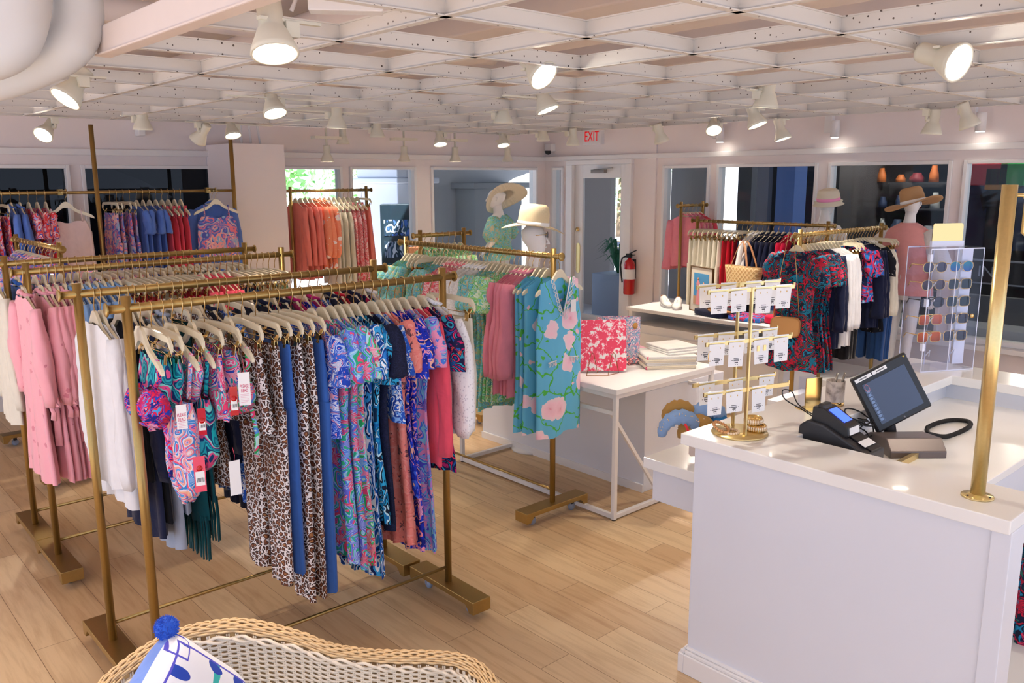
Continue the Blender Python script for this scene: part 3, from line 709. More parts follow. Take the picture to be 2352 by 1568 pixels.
# tall gold wall frame on the left
wf = thing('wall_rail_frame', 'gold wall frame with two tall posts reaching the ceiling at far left', 'clothing rack', (2.3, 8.1, 0))
for x in (-1.25, .02, 1.28): MB().tube([(x, 0, 0), (x, 0, 2.6 if x < 1 else 2.62)], .02, 12).obj('post', M['brass'], wf)
MB().tube([(-1.25, 0, 2.02), (1.28, 0, 2.02)], .014, 10).obj('rail', M['brass'], wf)
for x in (-.28, 1.02): MB().tube([(x, 0, 2.035), (x, -.18, 2.035), (x, -.19, 2.05)], .008, 8).box(x - .02, x + .02, -.02, .02, 2.0, 2.05).obj('face_out_arm', M['brass'], wf)
for x in (-1.25, .02, 1.28): MB().lathe([(0, 0), (.05, 0), (.05, .01), (0, .01)], (x, 0, 0), 16).obj('base_flange', M['brass'], wf)

# ================================================================ HANGERS
def hook_path(top):  # circle over the rail, then neck down to z=top (relative to the rail centre)
    r = .0185; P = []
    for k in range(15):
        a = math.radians(-35 + 215 * k / 14); P.append((0, r * math.cos(a), r * math.sin(a) + .002))
    P += [(0, -r * .95, -.018), (0, -.006, -.036), (0, 0, -.05), (0, 0, top)]
    return P
def hanger_wood():
    mb = MB(); n = 20; top = []; bot = []
    for i in range(2 * n + 1):
        s = (i - n) / n; a = abs(s)
        q = min(1, a / .42); zt = -.074 - .048 * (q * q * (3 - 2 * q)) - .075 * max(0, (a - .12) / .88) ** 1.15
        th = .030 + .022 * max(0, 1 - a / .34) ** 1.0 - .004 * a
        if a > .88: e = (a - .88) / .12; zt -= .013 * e * e; th *= (1 - .55 * e * e)
        top.append((s * .218, zt)); bot.append((s * .218, zt - th))
    pts = top + bot[::-1]
    k = len(top); vs = []; 
    for x in (-.006, .006):
        vs += [(x, p[0], p[1]) for p in pts]
    nn = len(pts); fs = [(i, (i + 1) % nn, nn + (i + 1) % nn, nn + i) for i in range(nn)]
    for i in range(k - 1):
        j = nn - 1 - i
        fs.append((i, i + 1, j - 1, j)); fs.append((nn + i + 1, nn + i, nn + j, nn + j - 1))
    mb.add(vs, fs); return mb.mesh('arms')
def hanger_bar():
    mb = MB(); pts = []
    for i in range(33):
        s = (i - 16) / 16; a = abs(s); z = -.085 - .008 * a - (.05 * max(0, a - .86) / .14 if a > .86 else 0) * .6
        pts.append((s * .19, z))
    low = [(p[0] * (.985 if abs(p[0]) > .16 else 1), p[1] - .024) for p in pts][::-1]
    allp = pts + low; nn = len(allp); vs = []
    for x in (-.0055, .0055): vs += [(x, p[0], p[1]) for p in allp]
    fs = [(i, (i + 1) % nn, nn + (i + 1) % nn, nn + i) for i in range(nn)]
    k = len(pts)
    for i in range(k - 1):
        j = nn - 1 - i; fs.append((i, i + 1, j - 1, j)); fs.append((nn + i + 1, nn + i, nn + j, nn + j - 1))
    mb.add(vs, fs); return mb.mesh('arms')
HW, HB = hanger_wood(), hanger_bar()
HK = MB().tube(hook_path(-.08), .0021, 6).mesh('hook')
WB = MB().tube([(0, -.184, -.135), (0, -.184, -.158), (0, -.18, -.162), (0, .18, -.162), (0, .184, -.158), (0, .184, -.135)], .002, 6).mesh('wire_bar')
cm = MB()
for x, a in ((-.004, .012), (.004, -.012)):
    cm.add([(x * 3 + (-.006 if x < 0 else .006), -.011, -.145), (x * 3 + (-.006 if x < 0 else .006), .011, -.145), (x, .013, -.165), (x * 2.2, .014, -.2), (x * 2.2, -.014, -.2), (x, -.013, -.165)],
           [(0, 1, 2, 5), (5, 2, 3, 4)])
cm.tube([(0, -.012, -.166), (0, .012, -.166)], .0045, 8)
CLIP = cm.mesh('clip')
def make_hanger(kind):
    r = empty('clothes_hanger' if kind == 'w' else 'clip_hanger')
    mk('arms', HW if kind == 'w' else HB, M['hang'], r); mk('hook', HK, M['hook'], r)
    if kind == 'c':
        mk('wire_bar', WB, M['hook'], r)
        for y in (-.135, .135):
            c = mk('clip', CLIP, M['shinygold'], r, (0, y, 0)); s_ = c.modifiers.new('solid', 'SOLIDIFY'); s_.thickness = .0012
    return r
PROTO = {}
def hanger(kind, loc, rz, label, group):
    if kind not in PROTO:
        r = make_hanger(kind); PROTO[kind] = r
    else:
        p = PROTO[kind]; r = p.copy(); COL.objects.link(r)
        for ch in list(p.children):
            c = ch.copy(); COL.objects.link(c); c.parent = r
    r.location = loc; r.rotation_euler = (0, 0, rz)
    return tag(r, label, 'hanger', group)

# ================================================================ GARMENTS
def prof(h, pts):
    for (a, va), (b, vb) in zip(pts, pts[1:]):
        if h <= b:
            t = (h - a) / (b - a + 1e-9); t = t * t * (3 - 2 * t); return va + (vb - va) * t
    return pts[-1][1]
def sheet(mb, W, z0, z1, T, seed=0, sh=.06, neck=.0, vneck=0, amp=.008, fr=3.5, hem=.01, nu=22, nv=16, yoff=0, edge=.012):
    """closed soft panel hanging between z0 and z1; W(h) half width, T(h) half thickness"""
    ph = [R_.uniform(0, 6.28) for _ in range(6)]
    def pt(s, h, side):
        w_ = W(h) * (1 + edge * 6 * h * math.sin(ph[0] + 5 * h) * .3)
        y = s * w_
        top = z0 - sh * (abs(s) ** 1.3) * (W(0) / .2)
        if neck: top -= neck * max(0, 1 - (abs(s) / .38) ** 2) * (1 if side > 0 else .55)
        if vneck and side > 0: top -= vneck * max(0, 1 - abs(s) / .46)
        elif vneck: top -= .03 * max(0, 1 - abs(s) / .46)
        bot = z1 + hem * math.sin(ph[1] + s * 4.2)
        z = top + (bot - top) * h
        fold = amp * (.25 + h) * (math.sin(s * PI * fr + ph[2] + h * .7) + .5 * math.sin(s * PI * fr * 1.9 + ph[3] - h))
        x = side * T(h) * max(0, 1 - abs(s) ** 2.6) ** .6 + fold
        return (x, y + yoff, z)
    ring_n = 2 * nu
    rings = []
    for j in range(nv + 1):
        h = j / nv; ring = []
        for i in range(nu): s = -1 + 2 * i / nu; ring.append(pt(s, h, 1))
        for i in range(nu): s = 1 - 2 * i / nu; ring.append(pt(s, h, -1))
        rings.append(ring)
    n = ring_n; vs = [p for r in rings for p in r]
    fs = [(i * n + k, i * n + (k + 1) % n, (i + 1) * n + (k + 1) % n, (i + 1) * n + k) for i in range(nv) for k in range(n)]
    mb.add(vs, fs, True)
def sleeve_mesh(L, r0, r1, out, side, z0, w0, puff=0, cuff=0, flat=.55):
    mb = MB(); P = []; Rr = []; n = 12; ph = R_.uniform(0, 6)
    for i in range(n + 1):
        t = i / n; y = side * (w0 - .012 + out * (1 - (1 - t) ** 2)); z = z0 - L * t
        P.append((.006 * math.sin(ph + 5 * t), y, z))
        r = r0 + (r1 - r0) * t + puff * math.sin(PI * min(1, t * 1.02)) ** 2
        if cuff and t > .93: r *= .6
        r *= 1 + .10 * math.sin(ph + 9 * t)
        if t < .08: r *= .8
        Rr.append((r * flat, r))
    mb.tube(P, Rr, 16, True, flat=(1, 0, 0))
    for i, v in enumerate(mb.v):
        j = i // 16; k = i % 16
        if j > 0: a = 2 * PI * k / 16; q = .006 * math.sin(3 * a + ph + j * .9) + .004 * math.sin(5 * a + j * 1.7); mb.v[i] = (v[0] + q * math.cos(a), v[1] + q * math.sin(a), v[2] + .004 * math.sin(a * 2 + ph))
    return mb
GC = {}
def gmesh(kind, L, var):
    key = (kind, round(L, 2), var)
    if key in GC: return GC[key]
    parts = []; mb = MB(); zt = -.098
    th = lambda a, b: (lambda h: a + (b - a) * h)
    if kind in ('dress', 'maxi', 'tunic'):
        ws = {'dress': [(0, .19), (.25, .185), (.45, .17), (1, .235)], 'maxi': [(0, .19), (.2, .18), (.35, .165), (1, .215)], 'tunic': [(0, .205), (.5, .2), (1, .215)]}[kind]
        sheet(mb, lambda h: prof(h, ws), zt, zt - L, lambda h: .014 + .012 * h, sh=.085, neck=.05, amp=.006 + .004 * (kind != 'tunic'), fr=3 + var, nv=20, hem=.012)
        if kind != 'tunic':
            for s in (-1, 1): parts.append(('sleeve', sleeve_mesh(.24 if kind == 'dress' else .2, .055, .075, .05, s, zt - .06, .19, puff=.012)))
    elif kind == 'shift':
        ws = [(0, .165), (.12, .175), (.3, .20), (1, .205)]; dp = .235
        sheet(mb, lambda h: prof(h, ws), zt - .01, zt - L, lambda h: .022 + .012 * h, sh=.05, neck=0, vneck=dp, amp=.006, fr=2.5, nv=34, nu=40, hem=.01)
        V_ = []
        for k in range(-8, 9):
            a = abs(k) / 8; V_.append((.020 + .012 * (1 - a), .075 * k / 8, zt - .02 - dp * (1 - a) - .01 * a))
        parts.append(('lace_trim', MB().tube(V_, [(.002, .005)] * len(V_), 6)))
        lp = MB()
        for k in range(-8, 9):
            a = abs(k) / 8; sgn = 1 if k >= 0 else -1; c = Vector((.030 + .008 * (1 - a), .075 * k / 8 + sgn * .016, zt - .03 - dp * (1 - a) - .01 * a))
            lp.tube([c + Vector((0, .010 * math.cos(q), .013 * math.sin(q))) for q in [2 * PI * j / 8 for j in range(9)]], .0026, 5, False)
        parts.append(('lace_loops', lp))
        for s_, zz in ((-1, -.52), (1, -.52)):
            lp = MB()
            lp.tube([(.034, s_ * .06 , zt + zz), (.036, s_ * .13, zt + zz - .004)], .004, 5)
            for q_ in range(3):
                c = Vector((.036, s_ * (.07 + .025 * q_), zt + zz - .018)); lp.tube([c + Vector((0, .007 * math.cos(q), .012 * math.sin(q))) for q in [2 * PI * j / 8 for j in range(9)]], .0024, 5, False)
            parts.append(('pocket_trim', lp))
    elif kind in ('blouse', 'robe', 'cardigan', 'shirt', 'tee'):
        ws = [(0, .2), (.3, .195), (.55, .185 if kind == 'robe' else .2), (1, .24 if kind == 'robe' else .215)]
        sheet(mb, lambda h: prof(h, ws), zt, zt - L, lambda h: .016 + .01 * h, sh=.088, neck=.055, amp=.007, fr=3 + var, nv=18)
        sl = {'blouse': .55, 'robe': .5, 'cardigan': .62, 'shirt': .58, 'tee': .2}[kind]
        for s in (-1, 1): parts.append(('sleeve', sleeve_mesh(sl, .05, .062 if kind != 'cardigan' else .045, .045, s, zt - .075, .2, puff=.02 if kind in ('blouse', 'robe') else 0, cuff=kind in ('blouse', 'robe'))))
        if kind in ('robe', 'blouse'):
            for s in (-1, 1):
                zb = zt - .062 - sl; yb = s * (.188 + .045); bw = MB()
                bw.tube([(.0, yb, zb + .01), (.03, yb - .03, zb + .03), (.035, yb - .05, zb), (.0, yb, zb + .0)], [(.006, .010), (.012, .02), (.010, .016), (.006, .008)], 8)
                bw.tube([(.0, yb, zb + .01), (.03, yb + .03, zb + .02), (.03, yb + .045, zb - .015), (.0, yb, zb + .0)], [(.006, .010), (.012, .02), (.010, .016), (.006, .008)], 8)
                bw.tube([(.0, yb, zb + .005), (.02, yb + .01, zb - .05), (.018, yb + .02, zb - .09)], [(.006, .010), (.004, .014), (.003, .016)], 8)
                if kind == 'robe': parts.append(('sleeve_tie', bw))
        if kind == 'robe':
            bl = MB(); zb = zt - L * .5
            bl.tube([(.03, -.1, zb), (.032, 0, zb - .01), (.03, .1, zb)], [(.012, .02)] * 3, 8).tube([(.03, -.14, zb), (.045, -.17, zb - .1), (.04, -.18, zb - .3)], [(.006, .02)] * 3, 8).tube([(.03, -.19, zb), (.0, -.2, zb), (-.03, -.19, zb)], [(.02, .012)] * 3, 8)
            parts.append(('belt', bl))
        if kind in ('shirt', 'robe', 'blouse'):
            cl = MB(); cl.tube([(-.016, -.05, zt - .012), (-.02, 0, zt + .004), (-.016, .05, zt - .012), (.018, .055, zt - .02), (.024, .0, zt - .05), (.018, -.055, zt - .02), (-.016, -.05, zt - .012)], .010, 8)
            parts.append(('collar', cl))
    elif kind == 'tank':
        sheet(mb, lambda h: prof(h, [(0, .15), (.15, .19), (1, .21)]), zt - .14, zt - L, lambda h: .016 + .008 * h, sh=0, neck=.03, amp=.006, nv=14)
        for s in (-1, 1):
            for x in (-.012, .012): parts.append(('strap', MB().tube([(x * .3, s * .115, zt - .035), (x, s * .12, zt - .145)], [(.003, .009)] * 2, 6)))
    elif kind == 'trousers':
        zt = -.185
        sheet(mb, lambda h: .17 + .02 * h, zt, zt - .28, lambda h: .012 + .012 * h, sh=0, amp=.004, nv=6)
        for s in (-1, 1):
            lg = MB(); sheet(lg, lambda h: .098 - .018 * h, zt - .26, zt - L, lambda h: .022 - .003 * h, sh=0, amp=.005, nv=14, nu=12, yoff=s * .096, hem=.006); parts.append(('trouser_leg', lg))
    elif kind == 'skirt':
        zt = -.185
        sheet(mb, lambda h: .16 + .07 * h, zt, zt - L, lambda h: .014 + .014 * h, sh=0, amp=.012, fr=5, nv=12)
    elif kind == 'shorts':
        zt = -.185
        sheet(mb, lambda h: .165 + .02 * h, zt, zt - L * .6, lambda h: .013 + .01 * h, sh=0, amp=.005, nv=6)
        for s in (-1, 1):
            lg = MB(); sheet(lg, lambda h: .095 + .005 * h, zt - L * .55, zt - L, lambda h: .022, sh=0, amp=.004, nv=4, nu=12, yoff=s * .1); parts.append(('short_leg', lg))
    elif kind == 'bottoms':
        zt = -.185
        sheet(mb, lambda h: prof(h, [(0, .14), (.3, .15), (.75, .1), (1, .035)]), zt, zt - L, lambda h: .016 + .02 * math.sin(PI * h), sh=0, amp=.005, nv=10, fr=4)
    elif kind == 'bikini':
        zt = -.32
        for s in (-1, 1):
            sheet(mb, lambda h: .072 * math.sin(PI * min(.97, .12 + h * .8)) + .004, zt + .03, zt - .12, lambda h: .02 + .032 * math.sin(PI * h), sh=0, amp=.008, fr=4, nv=10, nu=14, yoff=s * .078)
            parts.append(('strap', MB().tube([(0, s * .165, -.17), (.006, s * .15, -.25), (.0, s * .10, zt + .03)], [(.003, .010)] * 3, 6)))
        parts.append(('band', MB().tube([(-.01, -.15, zt - .1), (-.03, 0, zt - .12), (-.01, .15, zt - .1)], [(.004, .014)] * 3, 6)))
        parts.append(('band', MB().tube([(.01, -.15, zt - .1), (.02, -.16, zt - .2), (.016, -.15, zt - .3)], [(.003, .010)] * 3, 6)))
    elif kind == 'swimsuit':
        zt = -.36
        sheet(mb, lambda h: prof(h, [(0, .13), (.2, .15), (.45, .115), (.7, .14), (.88, .1), (1, .03)]), zt, zt - L, lambda h: .018 + .03 * math.sin(PI * h), sh=0, neck=.05, amp=.006, nv=18)
        for s in (-1, 1): parts.append(('strap', MB().tube([(0, s * .16, -.165), (0, s * .13, -.26), (0, s * .10, zt + .01)], [(.003, .009)] * 3, 6)))
    elif kind == 'shawl':
        zt = -.17
        sheet(mb, lambda h: .16 + .03 * h, zt, zt - L, lambda h: .016, sh=0, amp=.012, fr=3, nv=12)
        fr_ = MB(); 
        for i in range(34):
            y = -.185 + i * .0112; x = .012 * math.sin(i * 1.7)
            fr_.tube([(x, y, zt - L + .02), (x + .004, y + .004 * math.sin(i), zt - L - .08), (x, y - .004, zt - L - .19)], [.0045, .006, .004], 5)
        parts.append(('fringe', fr_))
    res = (mb.mesh(kind), [(n, p.mesh(n)) for n, p in parts]); GC[key] = res; return res
GNAME = {'maxi': 'dress', 'dress': 'dress', 'tunic': 'dress', 'shift': 'dress', 'blouse': 'blouse', 'robe': 'robe', 'cardigan': 'cardigan', 'shirt': 'shirt', 'tee': 'top', 'tank': 'tank_top',
         'trousers': 'trousers', 'skirt': 'skirt', 'shorts': 'shorts', 'bottoms': 'bikini_bottoms', 'bikini': 'bikini', 'swimsuit': 'swimsuit', 'shawl': 'shawl'}
CLIPPED = {'trousers', 'skirt', 'shorts', 'bottoms', 'shawl'}
def garment(kind, L, mat, loc, rz, label, group, var=0, sy=1.0, sx=1.0, partmat=None):
    me, parts = gmesh(kind, L, var)
    o = mk(GNAME[kind], me, mat, None, loc, rz=rz); o.scale = (sx, sy, 1)
    for n, pm in parts:
        mk(n, pm, (partmat or {}).get(n, mat), o)
    return tag(o, label, GNAME[kind].replace('_', ' '), group)

# ---- fabrics
F = {}
F['leo'] = print_leopard('leopard_print')
F['denim'] = cloth('chambray_blue', '#3c6cc0'); F['jeans'] = cloth('denim_blue', '#2f5590')
F['navy'] = cloth('navy_knit', '#1a2140'); F['black'] = cloth('black_knit', '#17181f')
F['white'] = cloth('white_cotton', '#f1f0f2'); F['cream'] = cloth('cream_linen', '#f0ead8'); F['greyk'] = cloth('pale_grey_knit', '#a9b4c8')
F['teal'] = cloth('deep_teal_knit', '#0e5560'); F['coral'] = cloth('coral_cotton', '#f2566c'); F['hotpink'] = cloth('hot_pink', '#e81f4f'); F['red'] = cloth('crimson', '#c30f2b')
F['pink'] = cloth('rose_pink_cotton', '#ea8fa3'); F['peach'] = cloth('coral_peach', '#f4897c'); F['sky'] = cloth('pale_blue_cotton', '#86aee0'); F['peri'] = cloth('periwinkle_blue', '#5d7fce')
F['magenta'] = cloth('magenta_cotton', '#c01f72'); F['palepink'] = cloth('pale_pink_satin', '#f1d9da')
F['kelp'] = print_swirl('pink_robe_cut_work', ['#f09aa8', '#ee92a2', '#f2a0ad', '#e88a9b', '#f3a7b2'], 30, 3)
def pinkrobe():
    t = NT('rose_pink_star_print'); v = t.coord(True); a = t.voro(v, 15); s = t.new('ShaderNodeSeparateColor'); t.link(a.outputs['Color'], s.inputs[0])
    n = t.noise(v, 90, 1); k = t.math('MULTIPLY', t.math('LESS_THAN', t.math('ADD', a.outputs['Distance'], t.math('MULTIPLY', n.outputs[0], .3)), .36), t.math('GREATER_THAN', s.outputs[0], .45))
    t.link(t.mix(k, lin('#f7a9b6'), lin('#de8092')), t.b.inputs['Base Color']); t.b.inputs['Roughness'].default_value = .55; t.b.inputs['Sheen Weight'].default_value = .3
    n2 = t.noise(v, 25, 3); t.bump(n2.outputs[0], .35, .006); return t.m
F['robe'] = pinkrobe()
F['bikA'] = print_swirl('teal_swirl_print', ['#0f6f8a', '#19b5bd', '#0b3a6a', '#7fe0d8', '#e0528c', '#123f77', '#2aa6b8'], 9, 6)
F['bikB'] = print_floral('red_blue_print', ['#e21c55', '#2b4fd0', '#f0467a', '#1b2b8a', '#ea2f4a', '#4aa3e8'], 34, None, '#f7a9c4')
F['coralreef'] = print_floral('pastel_reef_print', ['#f47f9b', '#5fa8ea', '#f7c3d2', '#f2597f', '#3f90dc', '#f4e4ee', '#f7b79a'], 20, '#dfeaff', '#2f57c8', .10, lw=.022)
F['pinkswirl'] = print_floral('pink_aqua_print', ['#f4609a', '#25aebf', '#f7bcd2', '#2f57c9', '#f24a7c', '#5fd8c8'], 22, '#e8f4ff', '#e02f70', .10, lw=.022)
F['fan'] = print_floral('white_blue_fan_print', ['#e2e9fb', '#2f63dc', '#bcd0f7', '#1f45b8', '#f3a8b8', '#e2e9fb', '#3f74e4'], 26, '#1f49c0', None, .05)
F['garden'] = print_floral('blue_green_pink_print', ['#4f86ea', '#35bf85', '#5a8fee', '#6f74e4', '#f0557f', '#2fae86', '#8fd0f2'], 20, '#bfe0fa', '#ef3f6c', .09, lw=.022)
F['garden2'] = print_floral('pink_green_print', ['#f04a7c', '#2fb868', '#7fd6e8', '#f28ab0', '#5a9cf0', '#4acb80', '#bfe9f5'], 18, '#c9f0dc', '#e42f58', .09, lw=.022)
F['wave'] = print_swirl('blue_wave_print', ['#0d3f94', '#2f86dc', '#dfefff', '#0b2a66', '#37a4e6', '#f4f8ff', '#1c5fbf'], 11, 6, dots='#0b2450')
F['teals'] = print_swirl('teal_black_wave_print', ['#0a2c4a', '#1793c9', '#0f6bb0', '#b9e6f4', '#0b1a33', '#2aa7d8'], 13, 6)
F['royal'] = print_floral('royal_blue_pink_print', ['#1a2fb8', '#2340d8', '#f59ab0', '#1a2fb8', '#131f80', '#f7b9a8', '#3a63e8'], 20, None, '#f4a9c9', .09)
F['lilac'] = print_floral('aqua_lilac_print', ['#6cbfe4', '#c790e0', '#6cbfe4', '#f29ac0', '#4a7fe0', '#8fd6e4', '#5a58d0'], 17, None, '#1f4fae', .08)
F['sal'] = print_floral('salmon_black_speckle', ['#ef8d84', '#ef8d84', '#f09a90', '#ea7f78'], 30, None, '#23233a')
F['dusk'] = print_floral('navy_magenta_print', ['#171a45', '#b4206a', '#171a45', '#1d5fa8', '#20244f', '#e02f66', '#171a45', '#2f9ab8'], 18, None, '#e85a3a', .08)
F['bluewhite'] = print_floral('blue_white_print', ['#2a5fc9', '#e6effc', '#1d3f9c', '#7fb0f0', '#2a5fc9'], 38, None, '#ffffff', .05)
F['aqua'] = print_floral('aqua_green_gold_print', ['#72c8d2', '#86cfc0', '#66b8da', '#cfc09a', '#84cc94', '#5cb4cc', '#9fd8dc'], 30, None, '#4aa68a', .06)
F['lime'] = print_floral('lime_aqua_print', ['#8ad67a', '#bfe8d0', '#5fc2c0', '#a6dc8c', '#e6f3e0', '#6cc784'], 30, None, '#f0c0b8', .05)
F['lace'] = print_floral('white_lace', ['#f7f6f4', '#eceae8', '#f7f6f4', '#e4e2e0'], 50)
F['hibiscus'] = print_garden('sky_blue_hibiscus_print', '#6cc0e6', '#f6c6d6', '#e8608c', '#56bb4c', 6.4, .44, .45)
F['dots'] = print_garden('peach_dot_print', '#f79a78', '#fdeee4', '#fff8f0', '#f9a184', 13, .34, .6)
F['pinklace'] = print_floral('coral_lace_print', ['#ee6f78', '#f6b0b4', '#f9d6d6', '#ea5f6c'], 26, '#fbe4e4')
F['redfloral'] = print_floral('red_lilac_floral', ['#e84a4f', '#f39a9a', '#b9a9d8', '#e8383f', '#f5c6c8', '#5a5fb8'], 17, None, '#f7dede', .08)
F['blueredf'] = print_floral('periwinkle_coral_floral', ['#6b78cc', '#ee7f90', '#6b78cc', '#f2a5a8', '#8fb4d8', '#5560b8'], 14, None, '#f7c9c4', .08)
F['jungle'] = print_floral('red_teal_jungle_print', ['#cc1f3d', '#10202f', '#0f6f86', '#17203f', '#1b86ac', '#141b30', '#b81a36', '#15293c', '#2f6f5c', '#141b30'], 17, None, '#d83a5c', .10, 2.6)
F['jungle2'] = print_floral('blue_pink_jungle_print', ['#2f86d8', '#e83a66', '#14204a', '#e83a66', '#3f63c8'], 16, None, '#9ac8f0', .08)
F['blackdot'] = print_garden('black_flecked', '#14151f', '#d8cfc0', '#e8dfd0', '#14151f', 26, .22, .35)
F['crochet'] = print_floral('navy_crochet', ['#141936', '#1b2142', '#10142c'], 90)
F['reddot'] = cloth('raspberry', '#d8304f')
F['creamprint'] = print_floral('cream_tan_print', ['#ece6d6', '#e2d6bc', '#d8b880', '#efe9da'], 18, None, '#b89058')
F['eyelet'] = NT('white_eyelet').m
def _ey():
    t = NT('white_eyelet_cotton'); v = t.coord(True); a = t.voro(v, 70); k = t.math('LESS_THAN', a.outputs['Distance'], .28)
    t.link(t.mix(k, lin('#f6f5f7'), lin('#d8d6dc')), t.b.inputs['Base Color']); t.bump(a.outputs['Distance'], .4, .003); t.b.inputs['Roughness'].default_value = .8; return t.m
bpy.data.materials.remove(F['eyelet']); F['eyelet'] = _ey()

ORD = ['first', 'second', 'third', 'fourth', 'fifth', 'sixth', 'seventh', 'eighth', 'ninth', 'tenth', 'eleventh', 'twelfth', 'thirteenth', 'fourteenth', 'fifteenth', 'sixteenth', 'seventeenth', 'eighteenth', 'nineteenth', 'twentieth',
       'twenty-first', 'twenty-second', 'twenty-third', 'twenty-fourth', 'twenty-fifth', 'twenty-sixth', 'twenty-seventh', 'twenty-eighth', 'twenty-ninth', 'thirtieth', 'thirty-first', 'thirty-second', 'thirty-third', 'thirty-fourth', 'thirty-fifth', 'thirty-sixth', 'thirty-seventh', 'thirty-eighth', 'thirty-ninth', 'fortieth', 'forty-first', 'forty-second']
def fill(items, positions, along, fixed, z, rackname, end, rz0=0, jit=.06, seed=1, sy=1.0, flip=0):
    """items: (kind, length, fabric key, words, [hanger override])"""
    rr = random.Random(seed)
    for i, (it, p) in enumerate(zip(items, positions)):
        kind, L, fk, words = it[:4]; extra = it[4] if len(it) > 4 else {}
        loc = (p, fixed, z) if along == 'X' else (fixed, p, z)
        rz = (0 if along == 'X' else PI / 2) + rr.uniform(-jit, jit) + rz0 + extra.get('rz', 0)
        hk_ = 'c' if kind in CLIPPED else 'w'
        hl = 'cream %shanger with %s, %s from %s, %s' % ('clip ' if hk_ == 'c' else '', words, ORD[i], end, rackname)
        hanger(hk_, loc, rz, hl, 'hangers on the ' + rackname)
        garment(kind, L, F[fk], loc, rz, '%s, %s garment from %s, %s' % (words, ORD[i], end, rackname), 'garments on the ' + rackname, var=i % 3, sy=sy * extra.get('sy', 1), sx=extra.get('sx', 1), partmat=extra.get('pm'))
XA = [1.026, 1.066, 1.109, 1.143, 1.18, 1.216, 1.267, 1.319, 1.363, 1.419, 1.478, 1.535, 1.577, 1.635, 1.681, 1.728, 1.777, 1.819, 1.858, 1.894, 1.936, 1.98, 2.028, 2.071, 2.109, 2.153, 2.196, 2.25, 2.299, 2.352, 2.466]
A = [('bikini', .2, 'bikB', 'blue and red bikini top'), ('bottoms', .22, 'bikA', 'teal swirl bikini bottoms'), ('bottoms', .20, 'bikA', 'teal and purple bikini bottoms'), ('swimsuit', .42, 'coralreef', 'pastel coral one-piece swimsuit'),
     ('bottoms', .22, 'pinkswirl', 'aqua and pink bikini bottoms'), ('swimsuit', .3, 'bikA', 'teal one-piece swimsuit'), ('shorts', .26, 'pinkswirl', 'pink and aqua swim shorts'), ('bottoms', .24, 'pinkswirl', 'pink print bikini bottoms'), ('bikini', .24, 'garden2', 'pink and green bikini top'),
     ('skirt', .34, 'leo', 'short leopard skirt'), ('trousers', 1.0, 'leo', 'leopard trousers'), ('trousers', .98, 'denim', 'blue chambray trousers'), ('trousers', 1.12, 'leo', 'long leopard trousers'), ('trousers', 1.12, 'leo', 'wide leopard trousers'), ('trousers', 1.12, 'denim', 'long blue chambray trousers'),
     ('tee', .50, 'fan', 'white and blue fan print top'), ('maxi', 1.08, 'garden', 'blue green floral maxi dress'), ('maxi', 1.12, 'garden', 'blue pink floral maxi dress'), ('maxi', 1.12, 'garden2', 'pink green floral maxi dress'), ('maxi', 1.2, 'wave', 'blue wave print maxi dress'), ('dress', .95, 'teals', 'teal wave print dress'),
     ('maxi', .98, 'crochet', 'navy crochet dress', {'sy': 1.14}), ('tee', .5, 'bluewhite', 'blue and white print top'), ('maxi', 1.1, 'sal', 'salmon speckled dress'), ('dress', .85, 'royal', 'royal blue floral dress'), ('maxi', 1.15, 'royal', 'royal blue and pink maxi dress'), ('maxi', 1.18, 'lilac', 'aqua and lilac maxi dress'), ('cardigan', .76, 'coral', 'plain coral cardigan'),
     ('dress', .8, 'dusk', 'navy and magenta dress'), ('blouse', .62, 'eyelet', 'white eyelet blouse'), ('trousers', .55, 'cream', 'cream folded trousers')]
def yA(x): return 3.217 - .013 * (x - 1.704)
fill(A, XA, 'X', 3.214, RAIL_Z, 'front rack', 'left', seed=3)
XB_ = [1.026, 1.051, 1.126, 1.161, 1.189, 1.235, 1.292, 1.354, 1.394, 1.46, 1.509, 1.566, 1.599, 1.656, 1.703, 1.77, 1.819, 1.869, 1.926, 1.975, 2.022, 2.071, 2.132, 2.176, 2.252, 2.314, 2.36]
B = [('cardigan', .72, 'white', 'long white cardigan'), ('cardigan', .80, 'white', 'longer white cardigan'), ('tank', .7, 'black', 'black strappy top'), ('cardigan', .98, 'navy', 'navy knit cardigan'), ('cardigan', .92, 'black', 'black striped knit cardigan'), ('cardigan', 1.05, 'greyk', 'grey knit cardigan'), ('shirt', .9, 'greyk', 'pale grey knit top'),
     ('shawl', .88, 'teal', 'teal fringed shawl'), ('shawl', .8, 'teal', 'shorter teal fringed shawl'), ('dress', .8, 'leo', 'leopard dress'), ('shirt', .7, 'navy', 'navy shirt'), ('dress', .9, 'bluewhite', 'blue print dress'), ('trousers', .9, 'navy', 'navy trousers'), ('trousers', .9, 'white', 'white trousers'), ('shirt', .7, 'navy', 'navy and white shirt'),
     ('shirt', .7, 'navy', 'plain navy shirt'), ('dress', .9, 'dusk', 'navy floral dress'), ('shirt', .7, 'navy', 'navy blouse'), ('shirt', .7, 'magenta', 'magenta shirt'), ('dress', .9, 'royal', 'royal blue dress'), ('shirt', .7, 'magenta', 'deep pink shirt'), ('dress', .9, 'bluewhite', 'blue and white dress'), ('shirt', .7, 'navy', 'dark navy shirt'),
     ('shirt', .7, 'red', 'red shirt'), ('shirt', .7, 'navy', 'navy sweater'), ('dress', .9, 'dusk', 'dark floral dress'), ('shirt', .7, 'white', 'white shirt')]
fill(B, XB_, 'X', 3.775, RAIL_Z, 'second rack', 'left', seed=5)
def seq(a, b, n): return [a + (b - a) * i / (n - 1) for i in range(n)]
def rep(*gs):
    out = []
    for n, g in gs: out += [g] * n
    return out
